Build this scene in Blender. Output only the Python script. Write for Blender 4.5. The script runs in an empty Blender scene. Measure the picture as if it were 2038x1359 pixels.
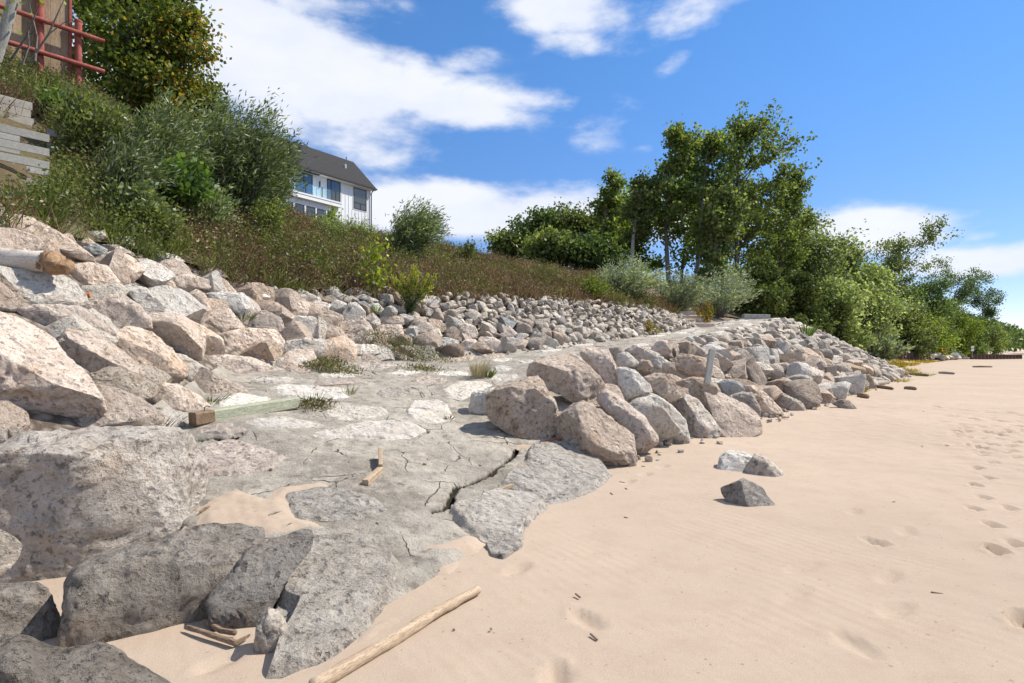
import bpy, bmesh, math, random
import numpy as np
from mathutils import Vector, Matrix
PI = math.pi
rng = np.random.default_rng(7)
random.seed(7)
SC = bpy.context.scene
COL = SC.collection

# ---------------------------------------------------------------- camera
EYE = 1.5
F = 1132.0                      # focal length in photo pixels (photo is 2038 wide)
CX, HY = 1019.0, 697.0          # photo centre column, horizon row
cam_d = bpy.data.cameras.new('camera')
cam_d.sensor_width = 36.0
cam_d.lens = 36.0 * F / 2038.0
cam_d.shift_y = (HY - 679.5) / 2038.0
cam_d.clip_start, cam_d.clip_end = 0.05, 6000
cam = bpy.data.objects.new('camera', cam_d); COL.objects.link(cam)
cam.location = (0, 0, EYE); cam.rotation_euler = (PI / 2, 0, 0)
SC.camera = cam

# ---------------------------------------------------------------- light
SUN_AZ, SUN_EL = math.radians(72), math.radians(50)     # azimuth clockwise from +Y
sun_d = bpy.data.lights.new('sun', 'SUN'); sun_d.energy = 4.1; sun_d.angle = math.radians(0.53)
sun_d.color = (1.0, 0.94, 0.85)
sun = bpy.data.objects.new('sun', sun_d); COL.objects.link(sun)
sd = Vector((math.sin(SUN_AZ) * math.cos(SUN_EL), math.cos(SUN_AZ) * math.cos(SUN_EL), math.sin(SUN_EL)))
sun.rotation_euler = sd.to_track_quat('Z', 'Y').to_euler()
sun.location = sd * 60
SC.view_settings.view_transform = 'Standard'
SC.view_settings.look = 'None'
SC.view_settings.exposure = 0.66
SC.view_settings.gamma = 1.0
SC.view_settings.use_curve_mapping = False
SC.cycles.max_bounces = 5
SC.cycles.diffuse_bounces = 2
SC.cycles.transparent_max_bounces = 8

# ---------------------------------------------------------------- world: sky + clouds
world = bpy.data.worlds.new('World'); SC.world = world; world.use_nodes = True
world.cycles.sampling_method = 'MANUAL'; world.cycles.sample_map_resolution = 512
wn, wl = world.node_tree.nodes, world.node_tree.links
wn.clear()
def wnode(t, **kw):
    n = wn.new(t)
    for k, v in kw.items(): setattr(n, k, v)
    return n
def wmath(op, a, b=None, clamp=False):
    n = wn.new('ShaderNodeMath'); n.operation = op; n.use_clamp = clamp
    for i, s in enumerate((a, b)):
        if s is None: continue
        if isinstance(s, (int, float)): n.inputs[i].default_value = s
        else: wl.new(s, n.inputs[i])
    return n.outputs[0]
sky = wnode('ShaderNodeTexSky', sky_type='NISHITA', sun_disc=False)
sky.sun_elevation = SUN_EL; sky.sun_rotation = SUN_AZ
sky.altitude = 1500; sky.air_density = 1.0; sky.dust_density = 0.0; sky.ozone_density = 4.0
tc = wnode('ShaderNodeTexCoord')
sep = wnode('ShaderNodeSeparateXYZ'); wl.new(tc.outputs['Generated'], sep.inputs[0])
az = wmath('ARCTAN2', sep.outputs[0], sep.outputs[1])
el = wmath('ARCSINE', sep.outputs[2])
# cloud fields in azimuth / elevation, edges broken by noise
comb = wnode('ShaderNodeCombineXYZ')
wl.new(wmath('MULTIPLY', az, 1.0), comb.inputs[0]); wl.new(wmath('MULTIPLY', el, 2.3), comb.inputs[1])
def wnoise(scale, detail, rough, off):
    m = wnode('ShaderNodeMapping'); m.inputs['Location'].default_value = off
    wl.new(comb.outputs[0], m.inputs[0])
    n = wnode('ShaderNodeTexNoise'); n.inputs['Scale'].default_value = scale
    n.inputs['Detail'].default_value = detail; n.inputs['Roughness'].default_value = rough
    wl.new(m.outputs[0], n.inputs[0])
    return n.outputs[0]
n1 = wnoise(5.0, 9, 0.58, (3.1, 1.7, 0.2))
n2 = wnoise(2.2, 4, 0.5, (0.4, 5.2, 1.0))
n3 = wnoise(14.0, 6, 0.6, (7.4, 2.2, 3.0))
def pix_dir(px, py):
    x, y = (px - CX) / F, (HY - py) / F
    return math.atan2(x, 1.0), math.atan2(y, math.hypot(x, 1.0))
clouds = []   # (azimuth, elevation, half width, half height, tilt, strength)
for px, py, w, h, tilt, s in [
    (470, 90, 220, 130, -20, 1.25), (640, 150, 250, 95, -14, 1.2), (860, 205, 230, 42, -3, 0.95),
    (1040, 205, 130, 26, 0, 0.7), (560, -10, 200, 45, 0, 0.8), (930, 115, 90, 26, 8, 0.42),
    (1140, 20, 150, 50, -6, 0.9), (1150, 80, 110, 28, -4, 0.72), (1390, 15, 130, 38, 4, 0.75), (1400, 62, 110, 16, 2, 0.32),
    (1355, 118, 60, 20, 20, 0.42), (1215, 245, 90, 42, 6, 0.55), (1290, 292, 40, 12, 0, 0.4),
    (1640, 45, 46, 12, 0, 0.22), (1785, 200, 40, 9, 0, 0.18), (800, 15, 36, 16, 0, 0.25),
    (900, 425, 240, 52, 0, 1.1), (1120, 425, 230, 50, 3, 1.1), (1380, 440, 200, 46, 0, 0.8),
    (1720, 458, 170, 44, -3, 1.05), (1950, 472, 70, 18, 0, 0.45), (1960, 525, 180, 38, 2, 1.0),
    (2200, 505, 170, 46, 0, 1.0), (860, 395, 120, 22, 0, 0.6), (1530, 450, 140, 40, 0, 0.8),
    (80, 120, 300, 130, 0, 1.0), (-300, 300, 300, 90, 0, 1.0), (2500, 300, 160, 40, 0, 0.7)]:
    a, e = pix_dir(px, py)
    k = 1.0 / (1 + ((px - CX) / F) ** 2)
    clouds.append((a, e, w / F * k, h / F * math.sqrt(k), math.radians(tilt), s))
dens = None
for a, e, w, h, t, s in clouds:
    da, de = wmath('SUBTRACT', az, a), wmath('SUBTRACT', el, e)
    c, sn = math.cos(t), math.sin(t)
    ra = wmath('DIVIDE', wmath('ADD', wmath('MULTIPLY', da, c), wmath('MULTIPLY', de, sn)), w)
    rb = wmath('DIVIDE', wmath('SUBTRACT', wmath('MULTIPLY', de, c), wmath('MULTIPLY', da, sn)), h)
    r2 = wmath('ADD', wmath('MULTIPLY', ra, ra), wmath('MULTIPLY', rb, rb))
    g = wmath('MULTIPLY', wmath('POWER', 2.718, wmath('MULTIPLY', r2, -0.8)), s)
    dens = g if dens is None else wmath('MAXIMUM', dens, g)
# unseen clouds added outside the view to whiten and lift the fill light
n4 = wnoise(2.6, 5, 0.55, (9.3, 4.4, 2.0))
side = wmath('SUBTRACT', wmath('ABSOLUTE', az), 0.86); high = wmath('SUBTRACT', el, 0.62)
beyond = wnode('ShaderNodeMapRange', interpolation_type='SMOOTHSTEP'); beyond.inputs['From Min'].default_value = 0.0; beyond.inputs['From Max'].default_value = 0.25
wl.new(wmath('MAXIMUM', side, high), beyond.inputs['Value'])
fill_bank = wnode('ShaderNodeMapRange', interpolation_type='SMOOTHSTEP'); fill_bank.inputs['From Min'].default_value = 0.44; fill_bank.inputs['From Max'].default_value = 0.58
wl.new(n4, fill_bank.inputs['Value'])
dens = wmath('MAXIMUM', dens, wmath('MULTIPLY', fill_bank.outputs[0], beyond.outputs[0]))
wob = wmath('ADD', wmath('MULTIPLY', wmath('SUBTRACT', n1, 0.5), 1.7),
            wmath('ADD', wmath('MULTIPLY', wmath('SUBTRACT', n2, 0.5), 0.7), wmath('MULTIPLY', wmath('SUBTRACT', n3, 0.5), 0.35)))
field = wmath('ADD', dens, wob)
mr = wnode('ShaderNodeMapRange', interpolation_type='SMOOTHSTEP')
mr.inputs['From Min'].default_value = 0.28; mr.inputs['From Max'].default_value = 0.86
wl.new(field, mr.inputs['Value'])
present = wnode('ShaderNodeMapRange', interpolation_type='SMOOTHSTEP')
present.inputs['From Min'].default_value = 0.05; present.inputs['From Max'].default_value = 0.30
wl.new(dens, present.inputs['Value'])
cover = wmath('MULTIPLY', wmath('MULTIPLY', mr.outputs[0], present.outputs[0]), 0.93)
cr = wnode('ShaderNodeValToRGB')
cr.color_ramp.elements[0].position = 0.35; cr.color_ramp.elements[0].color = (3.3, 3.55, 4.25, 1)
cr.color_ramp.elements[1].position = 0.62; cr.color_ramp.elements[1].color = (4.15, 4.25, 4.5, 1)
wl.new(wmath('ADD', wmath('MULTIPLY', n1, 0.6), wmath('MULTIPLY', n2, 0.4)), cr.inputs[0])
# a touch deeper blue, as the photograph's polarised sky
hs = wnode('ShaderNodeHueSaturation'); hs.inputs['Saturation'].default_value = 1.17; hs.inputs['Value'].default_value = 0.85
low = wnode('ShaderNodeMapRange', interpolation_type='SMOOTHSTEP'); low.inputs['From Min'].default_value = -0.05; low.inputs['From Max'].default_value = 0.55
wl.new(el, low.inputs['Value'])
tint = wnode('ShaderNodeMixRGB'); tint.inputs[1].default_value = (.74, .63, .66, 1); tint.inputs[2].default_value = (1, 1, 1, 1); wl.new(low.outputs[0], tint.inputs[0])
tm = wnode('ShaderNodeMixRGB', blend_type='MULTIPLY'); tm.inputs[0].default_value = 1.0; wl.new(sky.outputs[0], tm.inputs[1]); wl.new(tint.outputs[0], tm.inputs[2])
wl.new(tm.outputs[0], hs.inputs['Color'])
mix = wnode('ShaderNodeMixRGB'); wl.new(cover, mix.inputs[0]); wl.new(hs.outputs[0], mix.inputs[1]); wl.new(cr.outputs[0], mix.inputs[2])
bg = wnode('ShaderNodeBackground'); bg.inputs['Strength'].default_value = 0.15
wl.new(mix.outputs[0], bg.inputs[0])
wo = wnode('ShaderNodeOutputWorld'); wl.new(bg.outputs[0], wo.inputs[0])

# ---------------------------------------------------------------- helpers
def tag(o, label=None, category=None, group=None, kind=None):
    if label: o['label'] = label
    if category: o['category'] = category
    if group: o['group'] = group
    if kind: o['kind'] = kind
    return o
def link(o, parent=None):
    COL.objects.link(o)
    if parent is not None: o.parent = parent
    return o
def empty(name, loc=(0, 0, 0), rz=0.0):
    o = bpy.data.objects.new(name, None); o.location = loc; o.rotation_euler = (0, 0, rz); o.empty_display_size = 0.2
    return link(o)
def mesh_np(name, V, Fc, mat, smooth=None):
    """V (n,3); Fc (m,k) array or list of face tuples"""
    me = bpy.data.meshes.new(name)
    V = np.asarray(V, dtype=np.float32)
    if isinstance(Fc, np.ndarray):
        m, k = Fc.shape
        me.vertices.add(len(V)); me.vertices.foreach_set('co', V.ravel())
        me.loops.add(m * k); me.loops.foreach_set('vertex_index', Fc.astype(np.int32).ravel())
        me.polygons.add(m); me.polygons.foreach_set('loop_start', np.arange(0, m * k, k, dtype=np.int32))
        me.polygons.foreach_set('loop_total', np.full(m, k, dtype=np.int32))
        me.update(calc_edges=True)
    else:
        me.from_pydata([tuple(map(float, v)) for v in V], [], Fc)
    if mat is not None: me.materials.append(mat)
    if smooth is not None:
        me.polygons.foreach_set('use_smooth', np.ones(len(me.polygons), dtype=bool))
        if smooth < 180: me.set_sharp_from_angle(angle=math.radians(smooth))
    return me
def mesh_obj(name, V, Fc, mat, parent=None, smooth=None, loc=(0, 0, 0), rz=0.0):
    o = bpy.data.objects.new(name, mesh_np(name, V, Fc, mat, smooth))
    o.location = loc; o.rotation_euler = (0, 0, rz)
    return link(o, parent)
class MB:
    """collects boxes, prisms and tubes into one mesh"""
    def __init__(s): s.v = []; s.f = []
    def raw(s, V, Fc):
        b = len(s.v); s.v += [tuple(map(float, p)) for p in V]; s.f += [tuple(i + b for i in f) for f in Fc]; return s
    def box(s, a, b):
        (x0, y0, z0), (x1, y1, z1) = a, b
        return s.raw([(x0, y0, z0), (x1, y0, z0), (x1, y1, z0), (x0, y1, z0), (x0, y0, z1), (x1, y0, z1), (x1, y1, z1), (x0, y1, z1)],
                     [(0, 3, 2, 1), (4, 5, 6, 7), (0, 1, 5, 4), (1, 2, 6, 5), (2, 3, 7, 6), (3, 0, 4, 7)])
    def beam(s, p, q, w, h, up=(0, 0, 1), cham=0.12, taper=1.0):
        """squared timber from p to q with worn (chamfered) edges"""
        p, q, up = Vector(p), Vector(q), Vector(up)
        d = (q - p).normalized(); sx = d.cross(up).normalized(); uz = sx.cross(d).normalized()
        c = cham * min(w, h)
        prof = [(-w/2 + c, -h/2), (w/2 - c, -h/2), (w/2, -h/2 + c), (w/2, h/2 - c), (w/2 - c, h/2), (-w/2 + c, h/2), (-w/2, h/2 - c), (-w/2, -h/2 + c)]
        V = [p + sx * a + uz * b for a, b in prof] + [q + (sx * a + uz * b) * taper for a, b in prof]
        return s.raw(V, [tuple(range(8))[::-1], tuple(range(8, 16))] + [(i, (i + 1) % 8, 8 + (i + 1) % 8, 8 + i) for i in range(8)])
    def tube(s, pts, rad, n=8, cap=True):
        pts = [Vector(p) for p in pts]; m = len(pts)
        rad = [rad] * m if isinstance(rad, (int, float)) else rad
        b = len(s.v); ref = Vector((0.31, 0.17, 0.93))
        for i, p in enumerate(pts):
            d = (pts[min(i + 1, m - 1)] - pts[max(i - 1, 0)]).normalized()
            a = d.cross(ref)
            a = a.normalized() if a.length > 1e-4 else d.orthogonal().normalized()
            c = d.cross(a)
            for k in range(n):
                t = 2 * PI * k / n; s.v.append(tuple(p + (a * math.cos(t) + c * math.sin(t)) * rad[i]))
        for i in range(m - 1):
            for k in range(n):
                k2 = (k + 1) % n; s.f.append((b + i*n + k, b + i*n + k2, b + (i+1)*n + k2, b + (i+1)*n + k))
        if cap: s.f.append(tuple(range(b + n - 1, b - 1, -1))); s.f.append(tuple(range(b + (m-1)*n, b + m*n)))
        return s
    def build(s, name, mat, parent=None, smooth=None, loc=(0, 0, 0), rz=0.0):
        return mesh_obj(name, s.v, s.f, mat, parent, smooth, loc, rz)

# vectorised value noise
def _hash(ix, iy, iz):
    h = (ix.astype(np.int64) * 374761393 + iy.astype(np.int64) * 668265263 + iz.astype(np.int64) * 2147483647 // 3 * 1 + iz.astype(np.int64) * 1274126177) & 0xffffffff
    h = ((h ^ (h >> 13)) * 1274126177) & 0xffffffff
    h = (h ^ (h >> 16)) & 0xffffffff
    return h.astype(np.float64) / 4294967295.0 * 2 - 1
def vnoise(P):
    P = np.asarray(P, dtype=np.float64); I = np.floor(P); f = P - I; f = f * f * f * (f * (f * 6 - 15) + 10)
    ix, iy, iz = I[:, 0].astype(np.int64), I[:, 1].astype(np.int64), I[:, 2].astype(np.int64)
    out = 0
    for dx in (0, 1):
        wx = f[:, 0] if dx else 1 - f[:, 0]
        for dy in (0, 1):
            wy = f[:, 1] if dy else 1 - f[:, 1]
            for dz in (0, 1):
                wz = f[:, 2] if dz else 1 - f[:, 2]
                out = out + wx * wy * wz * _hash(ix + dx, iy + dy, iz + dz)
    return out
def fbm(P, octv=4, gain=0.5):
    P = np.asarray(P, dtype=np.float64); a, s, out = 1.0, 0.0, 0
    for o in range(octv):
        out = out + a * vnoise(P * (2.03 ** o) + o * 17.3); s += a; a *= gain
    return out / s
def noise2(x, y, sc, seed=0.0, octv=3):
    x = np.asarray(x, float); y = np.asarray(y, float)
    return fbm(np.stack([x.ravel() * sc, y.ravel() * sc, np.full(x.size, seed + 0.37)], 1), octv).reshape(x.shape)

# ---------------------------------------------------------------- node materials
class MT:
    def __init__(s, name):
        s.m = bpy.data.materials.new(name); s.m.use_nodes = True
        s.n, s.l = s.m.node_tree.nodes, s.m.node_tree.links
        s.b = s.n['Principled BSDF']; s.out = s.n['Material Output']; s.b.inputs['Specular IOR Level'].default_value = 0.2
        s.tc = s.n.new('ShaderNodeTexCoord')
    def coord(s, kind='Object', scale=(1, 1, 1), loc=(0, 0, 0)):
        mp = s.n.new('ShaderNodeMapping'); mp.inputs['Scale'].default_value = scale; mp.inputs['Location'].default_value = loc
        if kind == 'Position':
            g = s.n.new('ShaderNodeNewGeometry'); s.l.new(g.outputs['Position'], mp.inputs[0])
        else: s.l.new(s.tc.outputs[kind], mp.inputs[0])
        return mp.outputs[0]
    def noise(s, vec, scale, detail=4, rough=0.55, dist=0.0):
        n = s.n.new('ShaderNodeTexNoise'); n.inputs['Scale'].default_value = scale; n.inputs['Detail'].default_value = detail
        n.inputs['Roughness'].default_value = rough; n.inputs['Distortion'].default_value = dist
        s.l.new(vec, n.inputs['Vector']); return n.outputs[0]
    def voro(s, vec, scale, feature='F1', rand=1.0):
        n = s.n.new('ShaderNodeTexVoronoi'); n.feature = feature; n.inputs['Scale'].default_value = scale
        n.inputs['Randomness'].default_value = rand; s.l.new(vec, n.inputs['Vector']); return n.outputs[0]
    def math(s, op, a, b=None, clamp=False):
        n = s.n.new('ShaderNodeMath'); n.operation = op; n.use_clamp = clamp
        for i, x in enumerate((a, b)):
            if x is None: continue
            if isinstance(x, (int, float)): n.inputs[i].default_value = x
            else: s.l.new(x, n.inputs[i])
        return n.outputs[0]
    def rng(s, v, lo, hi, a=0.0, b=1.0):
        n = s.n.new('ShaderNodeMapRange'); n.inputs['From Min'].default_value = lo; n.inputs['From Max'].default_value = hi
        n.inputs['To Min'].default_value = a; n.inputs['To Max'].default_value = b
        s.l.new(v, n.inputs['Value']); return n.outputs[0]
    def ramp(s, v, stops):
        n = s.n.new('ShaderNodeValToRGB'); e = n.color_ramp.elements
        while len(e) < len(stops): e.new(0.5)
        for i, (p, c) in enumerate(stops): e[i].position = p; e[i].color = (*c, 1)
        s.l.new(v, n.inputs[0]); return n.outputs[0]
    def mix(s, f, a, b, mode='MIX'):
        n = s.n.new('ShaderNodeMixRGB'); n.blend_type = mode
        for i, x in enumerate((f, a, b)):
            if isinstance(x, (int, float)): n.inputs[i].default_value = x
            elif isinstance(x, tuple): n.inputs[i].default_value = (*x, 1)
            else: s.l.new(x, n.inputs[i])
        return n.outputs[0]
    def rand(s):
        n = s.n.new('ShaderNodeObjectInfo'); return n.outputs['Random']
    def island(s):
        n = s.n.new('ShaderNodeNewGeometry'); return n.outputs['Random Per Island']
    def bump(s, h, strength=0.5, dist=0.02, prev=None):
        n = s.n.new('ShaderNodeBump'); n.inputs['Strength'].default_value = strength; n.inputs['Distance'].default_value = dist
        s.l.new(h, n.inputs['Height'])
        if prev is not None: s.l.new(prev, n.inputs['Normal'])
        return n.outputs[0]
    def done(s, color=None, rough=0.9, normal=None, spec=None):
        if color is not None:
            if isinstance(color, tuple): s.b.inputs['Base Color'].default_value = (*color, 1)
            else: s.l.new(color, s.b.inputs['Base Color'])
        if isinstance(rough, (int, float)): s.b.inputs['Roughness'].default_value = rough
        else: s.l.new(rough, s.b.inputs['Roughness'])
        if normal is not None: s.l.new(normal, s.b.inputs['Normal'])
        if spec is not None: s.b.inputs['Specular IOR Level'].default_value = spec
        return s.m

def rock_material(name, lo, hi, pale, dark, per_island=False, vary=0.3, palamt=0.5, scale=1.0, pit=0.65, bumpd=0.055, stain=0.42):
    m = MT(name)
    v = m.coord('Object')
    r = m.island() if per_island else m.rand()
    # shift the pattern from stone to stone
    cm = m.n.new('ShaderNodeVectorMath'); cm.operation = 'ADD'; m.l.new(v, cm.inputs[0])
    sc = m.n.new('ShaderNodeCombineXYZ'); sh = m.math('MULTIPLY', r, 37.0); m.l.new(sh, sc.inputs[0]); m.l.new(sh, sc.inputs[1])
    m.l.new(sc.outputs[0], cm.inputs[1]); v = cm.outputs[0]
    big = m.noise(v, 1.6 * scale, 5, 0.6, 0.3)
    mid = m.noise(v, 7 * scale, 8, 0.68, 0.0)
    fine = m.noise(v, 34 * scale, 6, 0.75)
    col = m.mix(m.rng(big, 0.36, 0.64), lo, hi)
    col = m.mix(m.math('MULTIPLY', m.rng(mid, 0.50, 0.63), palamt), col, pale)
    col = m.mix(m.math('MULTIPLY', m.rng(mid, 0.47, 0.36), 0.55), col, dark)
    # solution pits and specks: dark hollows
    pn = m.noise(v, 15 * scale, 5, 0.7, 0.0)
    pits = m.math('MULTIPLY', m.rng(pn, 0.42, 0.33), pit, True)
    pn2 = m.noise(v, 55 * scale, 3, 0.7)
    pits2 = m.math('MULTIPLY', m.rng(pn2, 0.40, 0.30), pit * 0.7, True)
    pt = m.math('MAXIMUM', pits, pits2)
    col = m.mix(pt, col, tuple(c * 0.75 for c in dark))
    col = m.mix(m.math('MULTIPLY', m.rng(fine, 0.35, 0.65), 0.30), col, tuple(min(1, c * 1.25) for c in pale))
    st = m.noise(v, 2.6 * scale, 4, 0.6, 0.2)
    col = m.mix(m.math('MULTIPLY', m.rng(st, 0.56, 0.72), stain), col, tuple(a * b for a, b in zip(hi, (.92, .72, .52))))
    br = m.rng(r, 0, 1, 1 - vary, 1 + vary * 0.6)
    hsv = m.n.new('ShaderNodeHueSaturation'); m.l.new(col, hsv.inputs['Color']); m.l.new(br, hsv.inputs['Value'])
    rs = m.math('FRACT', m.math('MULTIPLY', r, 7.31)); m.l.new(m.rng(rs, 0, 1, 0.8, 1.15), hsv.inputs['Saturation'])
    hgt = m.math('SUBTRACT', m.math('ADD', m.math('MULTIPLY', mid, 1.2), m.math('MULTIPLY', fine, 0.45)), m.math('MULTIPLY', pt, 0.7))
    crat = m.rng(m.voro(v, 11 * scale), .12, .42)
    gate = m.rng(m.noise(v, 3.1 * scale, 2, .5), .47, .58)
    hgt = m.math('ADD', hgt, m.math('MULTIPLY', m.math('MULTIPLY', crat, gate), .55))
    nb = m.bump(hgt, 1.0, bumpd * 1.3)
    return m.done(hsv.outputs[0], 0.93, nb, 0.15)
M = {}
M['rock_pink'] = rock_material('limestone_pink', (0.600, 0.462, 0.354), (0.720, 0.570, 0.450), (0.820, 0.702, 0.582), (0.312, 0.216, 0.150), palamt=.5, pit=.6)
M['rock_white'] = rock_material('limestone_white', (0.683, 0.594, 0.493), (0.762, 0.683, 0.582), (0.820, 0.806, 0.717), (0.403, 0.319, 0.241), vary=.14, pit=.5)
M['rock_grey'] = rock_material('limestone_grey', (0.432, 0.362, 0.286), (0.540, 0.464, 0.378), (0.702, 0.626, 0.529), (0.205, 0.162, 0.124), palamt=.5, pit=.8)
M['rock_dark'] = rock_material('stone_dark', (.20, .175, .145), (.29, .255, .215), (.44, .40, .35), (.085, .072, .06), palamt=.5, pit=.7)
M['rock_blue'] = rock_material('stone_blue', (0.335, 0.351, 0.340), (0.432, 0.443, 0.427), (0.605, 0.605, 0.578), (0.173, 0.178, 0.173), vary=.2, pit=.25)
M['rock_brown'] = rock_material('stone_brown', (0.426, 0.325, 0.241), (0.538, 0.426, 0.325), (0.694, 0.588, 0.482), (0.213, 0.151, 0.106), pit=.8)
M['rubble'] = rock_material('rubble_stone', (0.626, 0.510, 0.400), (0.742, 0.626, 0.510), (0.820, 0.789, 0.679), (0.348, 0.255, 0.191), per_island=True, vary=.35, scale=2.0)
M['flag_white'] = rock_material('flagstone_white', (.53, .475, .40), (.62, .565, .485), (.74, .69, .61), (.35, .30, .245), vary=.2, palamt=.6, pit=.5, bumpd=.03)
M['flag_grey'] = rock_material('flagstone_grey', (0.363, 0.319, 0.264), (0.457, 0.407, 0.341), (0.616, 0.567, 0.495), (0.187, 0.160, 0.132), vary=.12, pit=.75)
M['flag_cream'] = rock_material('flagstone_cream', (.44, .385, .31), (.53, .465, .38), (.66, .60, .515), (.26, .22, .175), vary=.1, pit=.6)
M['flag_pink'] = rock_material('flagstone_pink', (.46, .36, .29), (.56, .455, .37), (.67, .59, .505), (.29, .22, .17), vary=.1)

def mk_mortar():
    m = MT('mortar'); v = m.coord('Position')
    a = m.noise(v, 0.9, 6, .6, .4); b = m.noise(v, 6, 8, .7); c = m.noise(v, 45, 5, .75); e = m.noise(v, 2.4, 5, .6)
    col = m.ramp(a, [(.34, (.27, .24, .195)), (.5, (.36, .325, .27)), (.66, (.46, .415, .345))])
    col = m.mix(m.math('MULTIPLY', m.rng(e, .52, .62), .6), col, (.54, .48, .40))
    col = m.mix(m.math('MULTIPLY', m.rng(b, .52, .66), .5), col, (.58, .525, .445))
    col = m.mix(m.math('MULTIPLY', m.rng(b, .46, .36), .7), col, (.18, .155, .125))
    col = m.mix(m.math('MULTIPLY', m.rng(c, .43, .32), .8), col, (.11, .095, .08))
    # hairline cracks, broken up along their length
    wv = m.n.new('ShaderNodeVectorMath'); wv.operation = 'ADD'; m.l.new(v, wv.inputs[0])
    cn = m.n.new('ShaderNodeTexNoise'); cn.inputs['Scale'].default_value = 3.0; cn.inputs['Detail'].default_value = 5; m.l.new(v, cn.inputs['Vector'])
    sc = m.n.new('ShaderNodeVectorMath'); sc.operation = 'SCALE'; sc.inputs['Scale'].default_value = .16; m.l.new(cn.outputs['Color'], sc.inputs[0]); m.l.new(sc.outputs[0], wv.inputs[1])
    cr = m.voro(wv.outputs[0], 1.25, 'DISTANCE_TO_EDGE'); line = m.math('MULTIPLY', m.rng(cr, .009, .002), m.rng(e, .50, .58), True)
    col = m.mix(m.math('MULTIPLY', line, .85), col, (.07, .06, .05))
    at_ = m.n.new('ShaderNodeAttribute'); at_.attribute_name = 'crack_shade'
    col = m.mix(m.rng(at_.outputs['Fac'], .06, .22), col, (.045, .038, .03))          # painted dark in place of the shade down the open cracks
    h = m.math('SUBTRACT', m.math('ADD', m.math('MULTIPLY', b, 1.0), m.math('MULTIPLY', c, .5)), m.math('MULTIPLY', line, .9))
    return m.done(col, .95, m.bump(h, 1.0, .045), .1)
M['mortar'] = mk_mortar()
def mk_sand(name='sand', base=(.545, .44, .348)):
    m = MT(name); v = m.coord('Position')
    a = m.noise(v, .35, 4, .55); b = m.noise(v, 3.2, 6, .65); c = m.noise(v, 160, 3, .8); d = m.noise(v, 420, 2, .8)
    col = m.mix(m.rng(a, .35, .65), tuple(x * .95 for x in base), tuple(min(1, x * 1.045) for x in base))
    col = m.mix(m.math('MULTIPLY', m.rng(b, .46, .66), .35), col, (.47, .355, .27))
    col = m.mix(m.math('MULTIPLY', m.rng(c, .38, .62), .35), m.mix(1.0, col, (.78, .76, .72), 'MULTIPLY'), m.mix(1.0, col, (1.10, 1.10, 1.10), 'MULTIPLY'))
    sp = m.noise(v, 26, 2, .5)
    col = m.mix(m.math('MULTIPLY', m.rng(sp, .71, .73), .5), col, (.16, .12, .09))
    h = m.math('ADD', m.math('MULTIPLY', b, .35), m.math('ADD', m.math('MULTIPLY', c, .16), m.math('MULTIPLY', d, .10)))
    wt = m.n.new('ShaderNodeTexWave'); wt.bands_direction = 'X'; wt.inputs['Scale'].default_value = 3.3; wt.inputs['Distortion'].default_value = 5.5; wt.inputs['Detail'].default_value = 3; wt.inputs['Detail Scale'].default_value = .35
    wm = m.n.new('ShaderNodeMapping'); wm.inputs['Rotation'].default_value = (0, 0, math.radians(-32)); m.l.new(v, wm.inputs[0]); m.l.new(wm.outputs[0], wt.inputs['Vector'])
    rp = m.math('MULTIPLY', wt.outputs['Fac'], m.math('MULTIPLY', m.rng(m.noise(v, .7, 3, .5), .42, .62), .085))          # wind ripples
    return m.done(col, .95, m.bump(m.math('ADD', h, rp), .75, .03), .1)
M['sand'] = mk_sand()
def mk_earth():
    m = MT('bluff_earth'); v = m.coord('Position')
    a = m.noise(v, .8, 6, .65); b = m.noise(v, 9, 6, .7)
    col = m.ramp(a, [(.3, (.075, .055, .035)), (.5, (.13, .10, .06)), (.7, (.10, .095, .045))])
    col = m.mix(m.math('MULTIPLY', m.rng(b, .5, .7), .5), col, (.22, .17, .11))
    return m.done(col, .95, m.bump(b, .8, .06), .05)
M['earth'] = mk_earth()
def mk_gravel():
    m = MT('stone_bed'); v = m.coord('Position')
    a = m.voro(v, 9); b = m.noise(v, 30, 5, .7); c = m.noise(v, 2, 3)
    col = m.ramp(c, [(.3, (.30, .25, .20)), (.7, (.44, .38, .31))])
    col = m.mix(m.rng(a, .3, .65), col, (.15, .12, .095))
    return m.done(col, .95, m.bump(m.math('SUBTRACT', b, a), .9, .06), .1)
M['bed'] = mk_gravel()
def mk_wood(name, a, b, c, scale=(1, 1, 1), rough=.85, grain=22):
    m = MT(name); v = m.coord('Object', scale)
    n = m.noise(v, 3, 4, .6, .5); g = m.noise(m.coord('Object', tuple(s * grain / 4 for s in scale)), 4, 5, .7)
    col = m.mix(m.rng(n, .35, .65), a, b); col = m.mix(m.math('MULTIPLY', m.rng(g, .53, .38), .85), col, c)
    hs = m.n.new('ShaderNodeHueSaturation'); m.l.new(col, hs.inputs['Color']); m.l.new(m.rng(m.rand(), 0, 1, .82, 1.14), hs.inputs['Value'])
    return m.done(hs.outputs[0], rough, m.bump(g, .5, .012), .15)
def mk_plain(name, c, rough=.7, spec=.3, var=.12, sc=6):
    m = MT(name); v = m.coord('Object'); n = m.noise(v, sc, 6, .65)
    col = m.mix(m.rng(n, .35, .65), tuple(x * (1 - var) for x in c), tuple(min(1, x * (1 + var)) for x in c))
    return m.done(col, rough, m.bump(m.noise(v, sc * 6, 4), .15, .01), spec)
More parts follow.
